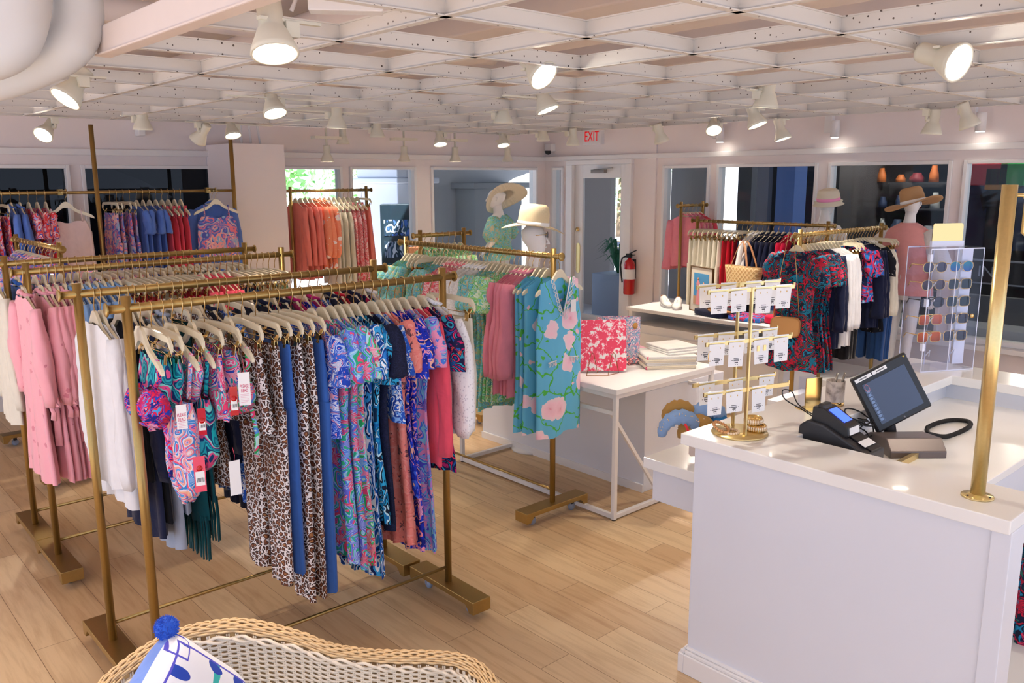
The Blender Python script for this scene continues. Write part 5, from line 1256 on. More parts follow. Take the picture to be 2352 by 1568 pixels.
# items on the side ledge: jar of headbands
t = thing('display_jar', 'clear glass jar stand under the beaded headbands on the side ledge', 'jar', (3.20, 2.20, .85))
MB().lathe([(0, 0), (.05, 0), (.05, .06), (.035, .07), (.035, .10), (0, .10)], n=28).obj('jar_body', M['acrylic'], t)
be = MB()
for k in range(20):
    a = 2 * PI * k / 20; be.lathe([(0, -.003), (.003, 0), (0, .003)], (.05 * math.cos(a), .05 * math.sin(a), .01), 6)
be.obj('bead_trim', crys, t)
def headband(label, c, R, r, tilt, col, mat2=None, beads=0, seed=0):
    mb = MB(); P_ = []; Rr = []; rr = random.Random(seed)
    for k in range(25):
        a = PI * 1.15 * k / 24 - PI * .075; P_.append((R * math.cos(a), 0, R * math.sin(a)))
        Rr.append((r * (.55 + .5 * math.sin(PI * k / 24)) * (1 + .12 * math.sin(k * 2.3)), r * .55 * (1 + .1 * math.cos(k * 3.1))))
    mb.tube(P_, Rr, 10); o = mb.obj('headband', col); o.location = c; o.rotation_euler = tilt
    tag(o, label, 'headband', 'headbands on the ledge')
    if beads:
        b_ = MB()
        for k in range(beads):
            a = PI * rr.uniform(.02, .98); b = rr.uniform(-1, 1); q = R + r * .5
            b_.lathe([(0, -.004), (.004, 0), (0, .004)], (q * math.cos(a), b * r * .8, q * math.sin(a)), 6)
        b_.obj('pearl_beads', crys, o)
    return o
HS = 1
kn = cloth('blue_knit', '#8fb0dc'); gk = cloth('gold_raffia', '#b98f4e'); bk = cloth('sapphire_raffia', '#2f7fc0'); rk = cloth('red_ribbon', '#ef3b47')
headband('pale blue beaded headband, leftmost on the side ledge', (3.06, 2.27, .97), .082, .036, (.15, .1, -.65), kn, beads=60, seed=1)
headband('gold raffia headband in front of the pale blue one', (3.14, 2.23, .95), .072, .036, (.1, .1, -.85), gk, beads=8, seed=2)
headband('bright blue raffia headband at the right of the ledge', (3.24, 2.22, .94), .08, .036, (.3, 0, -.75), bk, seed=3)
headband('frayed light blue headband on top of the pile', (3.22, 2.24, 1.0), .075, .040, (.4, 0, -.6), kn, seed=4)
headband('rear gold raffia headband above the blue ones', (3.12, 2.32, 1.02), .065, .03, (.3, 0, -.9), gk, seed=5)
for i, (p, rz) in enumerate((((3.04, 2.17, .90), .3), ((3.08, 2.15, .865), -.2))):
    q = MB().prism([(-.028, 0), (-.018, -.012), (.018, -.012), (.028, 0), (.028, .06), (.018, .075), (-.018, .075), (-.028, .06)], -.001, .001, 'Y')
    o = q.obj('price_tag', plain('tag_pink%d' % i, '#e9d9cf', .6), loc=p, rz=-.8 + rz); tag(o, '%s shaped paper tag hanging from the beaded headband' % ('upper', 'lower')[i], 'tag')
for i, (a, b) in enumerate((((3.03, 2.22, 1.03), (3.05, 2.18, .94)), ((3.10, 2.18, 1.0), (3.06, 2.13, .90)))):
    tag(MB().tube([a, tuple((Vector(a) + Vector(b)) / 2 + Vector((-.01, -.01, 0))), b], .006, 6).obj('ribbon', rk), '%s red ribbon tied to the headbands' % ('left', 'right')[i], 'ribbon')
tag(MB().box(3.30, 3.42, 2.18, 2.182, .86, .97).obj('gift_card', M['coralcard'], bevel=.0005), 'coral card standing behind the headbands', 'card')

# ================================================================ TABLES
t = thing('display_table', 'white metal frame table with folded towels and photo album', 'table', (3.81, 3.31, 0))
TX, TY, TZ = 1.01, 1.55, .855
MB().box(-.015, TX, -.015, TY, TZ - .035, TZ).obj('tabletop', M['white'], t, bevel=.003)
fr = MB(); w_ = .028
for x in (0, TX - .02):
    for y in (0, TY - .02): fr = MB().box(x - w_ / 2 + .01, x + w_ / 2 + .01, y - w_ / 2 + .01, y + w_ / 2 + .01, .006, TZ - .035); fr.obj('leg', M['white'], t, bevel=.002)
for y in (0, TY - .02):
    MB().box(.02, TX - .03, y - .004, y + .024, .01, .038).obj('bottom_rail', M['white'], t, bevel=.002)
    MB().box(.02, TX - .03, y - .004, y + .024, TZ - .063, TZ - .036).obj('top_rail', M['white'], t)
for x in (0, TX - .02):
    MB().box(x - .004, x + .024, .02, TY - .03, TZ - .063, TZ - .036).box(x - .004, x + .024, .02, TY - .03, TZ - .17, TZ - .145).obj('side_rail', M['white'], t)
    MB().box(x - .004, x + .024, .02, TY - .03, .01, .038).obj('bottom_rail', M['white'], t)
MB().bar((.01, .04, TZ - .17), (.5, .04, .04), .02, .02, up=(0, 1, 0)).obj('brace', M['white'], t)
for x in (.01, TX - .01):
    for y in (.01, TY - .01): MB().lathe([(0, 0), (.014, 0), (.014, .007), (0, .007)], (x, y, 0), 12).obj('rubber_foot', M['rubber'], t)
t = thing('storage_cabinet', 'white box cabinet standing on the floor under the frame table', 'cabinet', (4.33, 3.50, 0))
MB().box(0, .9, 0, 1.72, 0, .712).obj('body', M['panel'], t, bevel=.004)
MB().box(-.012, 0, 0, 1.72, 0, .055).obj('plinth', M['white'], t)
# photo album on easel
tilt = .2
t = thing('photo_album', 'coral palm print album leaning on a wire easel', 'album', (4.07, 3.66, .857), -.70)
palm = NT('coral_toile_print'); v = palm.coord(False); vw = palm.warp(v, 30, .03, 3); n = palm.noise(vw, 44, 4, .6); n2 = palm.noise(vw, 15, 1)
palm.link(palm.ramp(palm.math('ADD', palm.math('MULTIPLY', n.outputs[0], .6), palm.math('MULTIPLY', n2.outputs[0], .5)), [(0, lin('#e9e5e3')), (.50, lin('#f4a0b0')), (.53, lin('#e2405f'))]), palm.b.inputs['Base Color']); palm.b.inputs['Roughness'].default_value = .4
ab = MB().box(-.16, .16, 0, .008, 0, .34).box(-.16, .16, .024, .032, 0, .34).box(-.16, -.152, 0, .032, 0, .34); ao = ab.obj('cover', palm.m, t, (0, 0, .012), bevel=.002); ao.rotation_euler = (-.16, 0, 0)
pg = MB().box(-.15, .155, .009, .023, .004, .336).obj('pages', M['card'], ao)
t = thing('wire_easel', 'bronze wire easel holding up the coral album', 'easel', (4.07, 3.66, .857), -.70)
wm = plain('bronze_wire', '#9a6a3a', .3, .8); b_ = MB()
for x in (-.07, .07):
    b_.tube([(x - .045, -.09, .004), (x - .01, -.018, .13), (x, -.014, .14), (x + .01, -.018, .13), (x + .035, -.02, .004)], .0022, 6)
b_.tube([(-.115, -.09, .004), (.025, -.09, .004), (.105, -.02, .004)], .0022, 6); b_.obj('wire_frame', wm, t)
# tassel bundle and folded towels
t = thing('woven_bundle', 'multicolour woven cover bag leaning behind the coral album', 'bag', (4.36, 3.78, .857), -.4)
sheetb = MB(); sheet(sheetb, lambda h: .15, .33, 0.0, lambda h: .03, sh=0, amp=.004, nv=8); sheetb.obj('body', print_floral('woven_stripe', ['#4f7fb8', '#f4a9b8', '#e8e3ea', '#d85f86', '#5aa6c0'], 60, '#f1e3dc'), t, rz=1.2)
MB().lathe([(0, 0), (.022, 0), (.022, .015), (0, .015)], (0, 0, 0), 16, 'Y').obj('wood_knob', plain('oak_knob', '#b3813e', .5), t, (.10, -.06, .27))
ts = MB(); rr = random.Random(5)
for k in range(60):
    p = Vector((rr.uniform(.0, .12), rr.uniform(-.09, -.03), rr.uniform(.004, .06))); ts.tube([p, p + Vector((rr.uniform(-.02, .02), rr.uniform(-.02, .02), rr.uniform(-.003, .02)))], .004, 5)
tso = ts.obj('coral_tassels', print_floral('coral_white_beads', ['#e8404f', '#f6e3de', '#f26a6a', '#ffffff'], 90), t)
def towel(label, loc, rz, sx_, sy_, h, mat_, trim=None):
    t = thing('folded_towel', label, 'towel', loc, rz, 'folded towels on the white table')
    pr_ = []; n = 10
    for k in range(n + 1): a = -PI / 2 - PI * k / n; pr_.append((-sx_ / 2 + h / 2 * math.cos(a) * .9, h / 2 + h / 2 * math.sin(a)))
    pr_ = [(sx_ / 2, 0)] + [(sx_ / 2 + .004, h)] if False else pr_
    pts = [(sx_ / 2, 0), (sx_ / 2, h)] + pr_[::-1]
    MB().prism(pts, -sy_ / 2, sy_ / 2, 'Y').obj('cloth_fold', mat_, t, bevel=.003)
    sp = MB().prism([(-sx_ / 2 + h * .1, h * .46), (sx_ / 2 + .002, h * .44), (sx_ / 2 + .002, h * .56), (-sx_ / 2 + h * .1, h * .54)], -sy_ / 2 - .0015, sy_ / 2 + .0015, 'Y').obj('fold_shade_strip', plain('fold_shade', '#b9ae9e', .9), t)  # darker strip, shade between the folds put into its colour
    if trim:
        q = MB(); q.tube([(-sx_ / 2 + .002 + h * .45 * math.cos(a), -sy_ / 2 - .001, h / 2 + h * .45 * math.sin(a)) for a in [PI / 2 + PI * k / 8 for k in range(9)]], .003, 6); q.obj('trim', trim, t)
tw = cloth('white_linen_towel', '#f5f3ef'); tc_ = cloth('cream_linen_towel', '#e6dac4'); tpk = cloth('pink_towel', '#f4b9cc'); trm = plain('magenta_trim', '#d8306a', .7)
ty0 = (4.58, 3.54)
for k, (mt_, trim, nm) in enumerate(((tc_, trm, 'lowest cream linen towel with magenta edge'), (tw, None, 'white linen towel second from the bottom'), (tc_, None, 'cream linen towel in the middle'), (tw, trm, 'white linen towel with magenta edge near the top'))):
    towel(nm + ', folded on the white table', (ty0[0] + .012 * (k % 2), ty0[1], .857 + k * .022), -.62, .34, .30, .0215, mt_, trim)
towel('pink towel folded behind the white towels', (4.62, 3.92, .857), -.4, .3, .28, .05, tpk)
for k in range(3): towel('%s white towel of the right pile on the white table' % ('lowest', 'middle', 'topmost')[k], (4.66 + .01 * k, 3.52 + .02 * k + .0, .945 + k * .013), -.3, .26, .26, .0125, tw)

# console with drawers
t = thing('display_console', 'white console with an open shelf and drawer holding shoes and bags', 'console', (6.42, 3.70, 0))
LY = 1.75
MB().box(-.02, .55, -.02, LY, .825, .86).obj('top', M['white'], t, bevel=.003)
MB().box(0, .53, 0, .04, .70, .825).box(0, .53, LY - .06, LY - .02, .70, .825).box(.50, .53, 0, LY - .02, .70, .825).obj('upper_frame', M['white'], t)
MB().box(0, .53, 0, LY - .02, 0, .70).obj('body', M['white'], t, bevel=.003)
for k in range(2):
    y0 = .04 + k * .84; df = MB().box(-.012, 0, y0, y0 + .80, .10, .62).obj('drawer', M['white'], t, bevel=.004)
    MB().box(-.022, -.012, y0 + .36, y0 + .44, .44, .53).obj('handle', M['gold'], df, bevel=.003)
CZ = .862
def sneaker(label, loc, rz, rx=0):
    t = thing('sneaker', label, 'shoe', loc, rz, 'white sneakers on the console'); t.rotation_euler = (rx, 0, rz)
    wmat = plain('white_leather', '#f3f1ec', .4)
    rings = []
    for k in range(13):
        s = k / 12; x = -.13 + .26 * s; hgt = prof(s, [(0, .085), (.25, .095), (.45, .075), (.75, .045), (.93, .035), (1, .012)]); wd = prof(s, [(0, .02), (.15, .036), (.5, .04), (.8, .046), (.95, .035), (1, .01)])
        rings.append([(x, wd * math.cos(a), .012 + (hgt / 2) * (1 + math.sin(a))) for a in [2 * PI * j / 14 for j in range(14)]])
    MB().loft(rings).obj('upper', wmat, t)
    so = []
    for k in range(24):
        a = 2 * PI * k / 24; so.append((.138 * math.cos(a), (.043 + .006 * math.cos(a)) * math.sin(a)))
    MB().prism(so, 0, .02).obj('sole', M['card'], t, bevel=.003)
    l_ = MB()
    for k in range(4): l_.tube([(.0 + k * .02, -.022, .075 - k * .009), (.005 + k * .02, 0, .084 - k * .009), (.0 + k * .02, .022, .075 - k * .009)], .0025, 5)
    l_.obj('laces', M['card'], t)
    MB().lathe([(0, .09), (.024, .09), (.026, .104), (.0, .104)], (-.085, 0, 0), 14).obj('lining', plain('tan_lining', '#a8683a', .7), t)
sneaker('white sneaker lying flat at the left end of the console', (6.68, 5.18, CZ), -2.2)
sneaker('white sneaker propped up against the flat one', (6.62, 5.04, CZ + .06), 2.4, 0).__class__ if False else sneaker('white sneaker propped up against the flat one', (6.66, 5.02, CZ), -2.6)
# framed picture
t = thing('picture_frame', 'framed beach photo of two women in pink standing on the console', 'picture', (6.62, 4.72, CZ), -PI / 2 - .35)
fw = .175; fh = .43
MB().box(-fw, fw, 0, .012, 0, fh).obj('mat_board', plain('cream_mat', '#f1e8d8', .7), t)
fb = MB().box(-fw - .006, fw + .006, -.006, .016, -.0, .010).box(-fw - .006, fw + .006, -.006, .016, fh - .008, fh + .002).box(-fw - .006, -fw + .004, -.006, .016, 0, fh).box(fw - .004, fw + .006, -.006, .016, 0, fh); fb.obj('frame', plain('bronze_frame', '#7a5a34', .4, .6), t)
MB().box(-.12, .12, -.003, 0, .07, .37).obj('photo_sky', plain('photo_sky_blue', '#4f9fd6', .5), t)
MB().box(-.12, .12, -.004, -.003, .07, .15).obj('photo_sand', plain('photo_sand', '#c79a78', .6), t)
for x, c, hh_ in ((-.045, '#ee9aa0', .26), (.045, '#ef5a54', .22)):
    MB().prism([(x - .03, .07), (x + .035, .07), (x + .02, .07 + hh_ * .55), (x + .028, .07 + hh_ * .8), (x + .01, .07 + hh_ * .9), (x - .012, .07 + hh_ * .9), (x - .028, .07 + hh_ * .78), (x - .016, .07 + hh_ * .5)], -.005, -.004, 'Y').obj('photo_dress', plain('photo_' + c[1:], c, .6), t)
    MB().lathe([(0, -.0055), (.013, -.0055), (.013, -.005), (0, -.005)], (0, 0, 0), 12, 'X').obj('photo_head', plain('photo_face', '#c58a6a', .6), t, (x, 0, .07 + hh_ * .95), rz=PI / 2)
# folded clothes, sandals on console
t_ = MB(); sheet(t_, lambda h: .17, 0, 0, lambda h: .0, sh=0) if False else None
def folded(label, loc, rz, sx_, sy_, h, mat_, name='folded_shirt'):
    mb = MB(); rings = []
    for k in range(9):
        s = k / 8; sc = (1 - abs(2 * s - 1) ** 4) ** .3 if 0 < s < 1 else .86
        rings.append([((sx_ / 2) * (.92 + .08 * sc) * math.copysign(abs(math.cos(a)) ** .35, math.cos(a)), (sy_ / 2) * (.92 + .08 * sc) * math.copysign(abs(math.sin(a)) ** .35, math.sin(a)), h * s + .004 * math.sin(3 * a + k)) for a in [2 * PI * j / 28 for j in range(28)]])
    mb.loft(rings); return tag(mb.obj(name, mat_, loc=loc, rz=rz), label, 'folded shirt')
folded('dark navy folded shirt on the console', (6.62, 4.52, CZ + .004), -.2, .34, .36, .045, F['navy'])
folded('blue and pink printed folded shirt beside the navy one', (6.62, 4.17, CZ + .004), .1, .32, .34, .03, F['jungle2'])
for i, (y, z) in enumerate(((4.50, .052), (4.40, .056))):
    t = thing('sandal', '%s gold sandal lying on the navy shirt' % ('left', 'right')[i], 'shoe', (6.50, y, CZ + z), .9 + i * .5, 'gold sandals')
    MB().prism([(.11 * math.cos(a), .035 * math.sin(a)) for a in [2 * PI * j / 20 for j in range(20)]], 0, .012).obj('sole', plain('tan_sole%d' % i, '#b9854a', .6), t)
    MB().tube([(.05, -.034, .008), (.05, 0, .035), (.05, .034, .008)], [(.004, .016)] * 3, 8).obj('strap', M['shinygold'], t)
    MB().lathe([(.008, 0), (.022, 0), (.022, .005), (.008, .005), (.008, 0)], (.05, 0, .036), 16, cap=False).obj('medallion', M['shinygold'], t)
folded('crimson ruffled folded top on the console', (6.66, 3.86, CZ + .004), 0, .30, .26, .06, F['hotpink'], 'folded_blouse')
# white stools / low cube near right racks
tag(MB().box(5.6, 6.1, 3.0, 3.35, .0, .46).obj('display_cube', M['panel'], bevel=.004), 'white display cube on the floor behind the counter', 'display cube')
# tote bag hanging in front of right rear rack, crossbody bag
t = thing('tote_bag', 'woven straw tote bag with tan leather handles hanging at the right rear rack', 'bag', (7.32, 4.72, 1.0), -PI / 2 - .25)
st = NT('woven_diamond_straw'); v = st.coord(False, (1, 1, 1)); w1 = st.new('ShaderNodeTexWave'); w1.inputs['Scale'].default_value = 9; mp = st.new('ShaderNodeMapping'); st.link(v, mp.inputs[0]); mp.inputs['Rotation'].default_value = (0, .78, 0); st.link(mp.outputs[0], w1.inputs[0])
w2 = st.new('ShaderNodeTexWave'); w2.inputs['Scale'].default_value = 9; mp2 = st.new('ShaderNodeMapping'); st.link(v, mp2.inputs[0]); mp2.inputs['Rotation'].default_value = (0, -.78, 0); st.link(mp2.outputs[0], w2.inputs[0])
fm = st.math('MAXIMUM', w1.outputs['Fac'], w2.outputs['Fac']); st.link(st.mix(st.math('POWER', fm, 6.0), lin('#c9a06a'), lin('#ecd3a2')), st.b.inputs['Base Color']); st.bump(fm, .5, .006); st.b.inputs['Roughness'].default_value = .6
rings = []
for k in range(9):
    s = k / 8; hw_ = .20 + .045 * s; dp = .06 + .01 * s
    rings.append([(hw_ * math.copysign(abs(math.cos(a)) ** .5, math.cos(a)), dp * math.copysign(abs(math.sin(a)) ** .7, math.sin(a)), .25 * s) for a in [2 * PI * j / 32 for j in range(32)]])
MB().loft(rings).obj('basket_body', st.m, t)
for y in (-.06, .06): MB().tube([(-.12, y, .18), (-.105, y, .28), (-.05, y * .6, .44), (0, y * .5, .50), (.05, y * .6, .44), (.105, y, .28), (.12, y, .18)], [(.004, .012)] * 7, 8).obj('handle', plain('tan_leather%d' % (y > 0), '#c08a62', .5), t)
MB().tube([(0, 0, .50), (0, .05, .62), (0, .1, .663)], .003, 6).obj('hanging_loop', M['hook'], t)
t = thing('crossbody_bag', 'tan rounded crossbody bag hanging on a chain in front of the multicolour dress', 'bag', (6.15, 3.55, .93), -PI / 2 + .35)
bp = [(.115 * math.copysign(abs(math.cos(a)) ** .45, math.cos(a)), .08 * math.copysign(abs(math.sin(a)) ** .45, math.sin(a))) for a in [2 * PI * j / 36 for j in range(36)]]
MB().prism(bp, -.028, .028, 'Y').obj('bag_body', plain('tan_raffia', '#cf9b60', .6, var=.1), t, bevel=.008)
MB().tube([(x, -.029, z) for x, z in bp + bp[:1]], .003, 6, False).obj('piping', plain('tan_piping', '#b98248', .5), t)
MB().tube([(-.105, 0, .05), (-.06, 0, .45), (-.02, .02, .74), (.02, .02, .74), (.06, 0, .45), (.105, 0, .05)], .003, 6).obj('chain_strap', M['hook'], t)
# coloured merchandise under the counter at the right edge
t = thing('shopping_bag', 'red and teal floral fabric bag on the counter shelf at the right edge', 'bag', (3.62, .985, .302), -.75)
sb = MB(); sheet(sb, lambda h: .12, .36, .0, lambda h: .05, sh=.03, amp=.006, nv=8); sb.obj('bag_body', F['jungle'], t)
t = thing('handbag', 'black leather handbag under the counter shelf at the lower right corner', 'bag', (3.55, .93, 0.042), -.5)
MB().loft([[(.20 * math.copysign(abs(math.cos(a)) ** .5, math.cos(a)) * (1 - .15 * k / 6), .09 * math.sin(a) * (1 - .3 * k / 6), .17 * k / 6) for a in [2 * PI * j / 24 for j in range(24)]] for k in range(7)]).obj('body', M['black'], t)
MB().tube([(-.12, -.02, .15), (-.10, -.03, .19), (0, -.03, .215), (.10, -.03, .19), (.12, -.02, .15)], .009, 8).obj('handle', M['black'], t)
tag(MB().loft([[(.13 * math.cos(a) * (1 - .1 * k / 4), .10 * math.sin(a), .22 * k / 4) for a in [2 * PI * j / 20 for j in range(20)]] for k in range(5)]).obj('pouch', straw('gold_mesh', '#a98a4a', 200), loc=(3.85, .95, .042)), 'gold mesh pouch beside the black handbag under the counter shelf', 'bag')

# PLEASE READ tags and price tags on the front rack
def swing_tag(label, loc, rz, w2_, h_, cmat, ttl=None, circle=False):
    t = thing('swing_tag', label, 'tag', loc, rz)
    MB().box(-w2_, w2_, -.0006, .0006, -h_, 0).obj('card', cmat, t)
    if ttl:
        for i, s in enumerate(ttl): text(s, .018, 'lettering', M['pinkink'], t, (0, -.0012, -h_ * .42 - i * .017), (PI / 2, 0, 0), .0002, .56)
        l_ = MB()
        for k in range(6): l_.box(-w2_ * .72, w2_ * (.72 - .25 * (k % 3 == 2)), -.0012, -.0006, -h_ * .66 - k * .006 - .001, -h_ * .66 - k * .006)
        l_.obj('fine_print', plain('fine_pink', '#e39ab4', .6), t)
    if circle:
        MB().lathe([(0, -.0016), (.011, -.0016), (.011, -.0008), (0, -.0008)], (0, 0, 0), 20, 'X').obj('round_sticker', M['red'], t, (0, 0, -.045), rz=PI / 2)
        MB().box(-w2_ * .8, w2_ * .8, -.0014, -.0006, -h_ * .82, -h_ * .42).obj('price_label', M['card'], t)
        b_ = MB()
        for k in range(7): b_.box(-w2_ * .6 + k * .004, -w2_ * .6 + k * .004 + .002, -.0018, -.0014, -h_ * .72, -h_ * .6)
        b_.obj('barcode', M['ink'], t)
    MB().tube([(0, 0, 0), (.003, 0, .02), (0, .01, .05)], .0008, 5).obj('string', M['coralcard'], t)
swing_tag('white PLEASE READ tag, larger one hanging from the pink bikini bottoms', (1.285, 2.93, 1.425), -.35, .021, .125, M['card'], ('PLEASE', 'READ'))
swing_tag('white PLEASE READ tag, lower left one beside the teal swimwear', (1.055, 2.95, 1.34), -.2, .018, .09, M['card'], ('PLEASE', 'READ'))
swing_tag('coral price tag with round red sticker on the pastel swimsuit', (1.10, 2.94, 1.14), -.25, .020, .135, M['coralcard'], None, True)
swing_tag('blank white tag hanging at the right of the pastel swimsuit', (1.235, 2.95, 1.09), -.1, .021, .135, M['card'])
swing_tag('red price tag between the PLEASE READ tags', (1.255, 2.96, 1.37), -.4, .014, .11, M['red'], None, True)
swing_tag('red price tag beneath the teal bottoms', (1.13, 2.96, 1.31), -.4, .014, .10, M['red'], None, True)
swing_tag('white price tag on the front hibiscus dress', (3.66, 3.535, 1.40), 0, .022, .075, M['card'])

# ================================================================ MANNEQUINS
skin = plain('white_mannequin', '#efecea', .35)
def mannequin(name, label, loc, rz, parts, S_=1.0, head=True, armpose='down', torso_mat=None, headrot=0):
    t = thing(name, label, 'mannequin', loc, rz)
    mb = MB(); N = 20
    def ring(z, a, b, ox=0, oy=0): return [(ox + a * math.cos(q), oy + b * math.sin(q), z) for q in [2 * PI * k / N for k in range(N)]]
    R3 = [ring(.80, .15, .10), ring(.92, .165, .11), ring(1.0, .15, .10), ring(1.10, .118, .085), ring(1.18, .125, .09), ring(1.28, .15, .105, 0, .01), ring(1.36, .165, .10), ring(1.42, .185, .075), ring(1.455, .165, .06), ring(1.475, .10, .055), ring(1.50, .055, .052), ring(1.56, .046, .048, 0, .01), ring(1.62, .045, .05, 0, .02)]
    mb.loft(R3)
    mb.obj('body', skin, t)
    if head:
        h = empty('head_pivot', (0, .02, 1.56)); h.parent = t; h.rotation_euler.z = headrot; h.name = 'head'
        hm = MB(); H3 = []
        for k in range(13):
            u = k / 12; z = .24 * u; wd = prof(u, [(0, .030), (.15, .05), (.35, .066), (.6, .075), (.85, .06), (1, .008)]); fr_ = prof(u, [(0, .05), (.12, .078), (.35, .085), (.6, .092), (.85, .07), (1, .008)]); bk_ = prof(u, [(0, .03), (.2, .05), (.45, .09), (.7, .098), (.9, .06), (1, .008)])
            H3.append([(wd * math.cos(q), (fr_ if math.sin(q) > 0 else bk_) * math.sin(q), z) for q in [2 * PI * j / 24 for j in range(24)]])
        hm.loft(H3)
        hm.tube([(0, .082, .135), (0, .102, .098), (0, .108, .085), (0, .09, .078)], [.006, .010, .012, .006], 8)   # nose
        hm.tube([(-.022, .078, .055), (0, .089, .056), (.022, .078, .055)], [.003, .007, .003], 8)                # lips
        for s in (-1, 1): hm.tube([(s * .073, -.005, .09), (s * .080, -.012, .11), (s * .078, -.014, .13), (s * .072, -.004, .135)], [.005, .007, .007, .004], 8); hm.tube([(s * .018, .083, .125), (s * .034, .080, .128), (s * .048, .070, .124)], [.002, .005, .002], 6)
        hm.obj('face', skin, h)
    for s in (-1, 1):
        if armpose == 'down': P_ = [(s * .18, 0, 1.42), (s * .205, -.01, 1.28), (s * .22, -.02, 1.12), (s * .225, .02, .98), (s * .22, .06, .86)]
        else: P_ = [(s * .18, 0, 1.42), (s * .25, -.03, 1.30), (s * .33, -.04, 1.17), (s * .27, .03, 1.09), (s * .17, .09, 1.02)]
        MB().tube(P_, [.048, .042, .034, .030, .022], 12).obj('arm', skin, t)
        hd_ = MB(); e_ = Vector(P_[-1]); d_ = (Vector(P_[-1]) - Vector(P_[-2])).normalized(); sd_ = d_.orthogonal().normalized()
        hd_.tube([e_, e_ + d_ * .05, e_ + d_ * .09], [(.020, .014), (.036, .014), (.034, .010)], 10)
        for k in range(4): b_ = e_ + d_ * .085 + sd_ * ((k - 1.5) * .016); hd_.tube([b_, b_ + d_ * .035, b_ + d_ * (.06 + .008 * (k in (1, 2))) + Vector((0, .008, 0))], [.0085, .008, .006], 6)
        b_ = e_ + d_ * .03 + sd_ * .03; hd_.tube([b_, b_ + d_ * .03 + sd_ * .02, b_ + d_ * .055 + sd_ * .024], [.010, .009, .007], 6)
        hd_.obj('hand', skin, t)
    for s in (-1, 1): MB().tube([(s * .08, 0, .86), (s * .085, .01, .5), (s * .08, -.01, .46), (s * .075, -.02, .1), (s * .075, .0, .04), (s * .075, .09, .03)], [.085, .055, .05, .032, .035, .025], 12).obj('leg', skin, t)
    MB().lathe([(0, 0), (.17, 0), (.17, .01), (0, .012)], n=28).obj('stand_base', M['white'], t)
    return t
def hat(name, label, loc, rot, R, r, h, mat_, band, brimdrop=.03, pinch=.25, curl=0):
    t = thing(name, label, 'hat', loc); t.rotation_euler = rot
    mb = MB(); rings = []; N = 36
    prf = [(R, -brimdrop), (R * .85, -brimdrop * .6), (r * 1.25, 0), (r * 1.02, .006), (r, .03), (r * .97, h * .6), (r * .90, h * .88), (r * .70, h), (r * .35, h * .97), (.002, h * .93)]
    for rad, z in prf:
        ring = []
        for k in range(N):
            a = 2 * PI * k / N; x, y = rad * math.cos(a), rad * math.sin(a) * 1.12; zz = z
            if rad > r * 1.1: zz += curl * (rad / R) ** 2 * math.cos(2 * a)
            if z > h * .5: x *= 1 - pinch * max(0, math.sin(a)) ** 2 * (z / h)
            ring.append((x, y, zz))
        rings.append(ring)
    mb.loft(rings, False); o = mb.obj('crown_and_brim', mat_, t, solid=.004)
    MB().lathe([(r * 1.035, .006), (r * 1.03, .036)], n=36, cap=False, sy=1.12).obj('hat_band', band, t, solid=.003)
    return t
# back window mannequin with floral blouse and tilted hat
fl = F['aqua']
def blouse(parent, mat_, w_=.24, z0=1.47, z1=.95, slv='puff', th_=.13, arm='hip', coll=None):
    mb = MB(); rings = []; N = 28
    for k in range(13):
        s = k / 12; z = z0 + (z1 - z0) * s; a_ = prof(s, [(0, .075), (.06, .15), (.13, .2), (.3, .19), (.6, .17), (1, w_)]); b_ = prof(s, [(0, .07), (.1, .1), (.3, .125), (.6, .12), (1, th_ + .03)])
        rings.append([(a_ * math.cos(q) * (1 + .03 * s * math.sin(7 * q)), b_ * math.sin(q) * (1 + .05 * s * math.sin(9 * q)), z) for q in [2 * PI * j / N for j in range(N)]])
    mb.loft(rings, False); mb.obj('blouse', mat_, parent)
    for s in (-1, 1):
        if arm == 'hip': P_ = [(s * .16, 0, 1.43), (s * .24, -.02, 1.34), (s * .31, -.03, 1.23), (s * .34, -.03, 1.16)]; rr_ = [.06, .085, .10, .055]
        else: P_ = [(s * .18, 0, 1.42), (s * .27, -.01, 1.30), (s * .34, -.02, 1.12), (s * .39, -.01, .98)]; rr_ = [.06, .085, .10, .12]
        MB().tube(P_, rr_, 14).obj('blouse_sleeve', mat_, parent)
m1 = mannequin('mannequin', 'white mannequin in an aqua floral blouse with hand on hip by the back window', (7.02, 8.1, .20), .55, None, headrot=.2, armpose='hip')
blouse(m1, fl, arm='hip', z1=.92); m1.scale = (1.22, 1.22, 1)
hat('straw_hat', 'cream straw hat tipped forward on the mannequin by the back window', (7.10, 8.06, 1.90), (-.55, .55, .5), .25, .10, .13, M['whitestraw'], M['card'], curl=.04)
tag(MB().box(6.2, 8.4, 7.75, 8.78, 0, .19).obj('window_platform', M['white'], bevel=.004), 'low white display platform at the back window', 'platform')
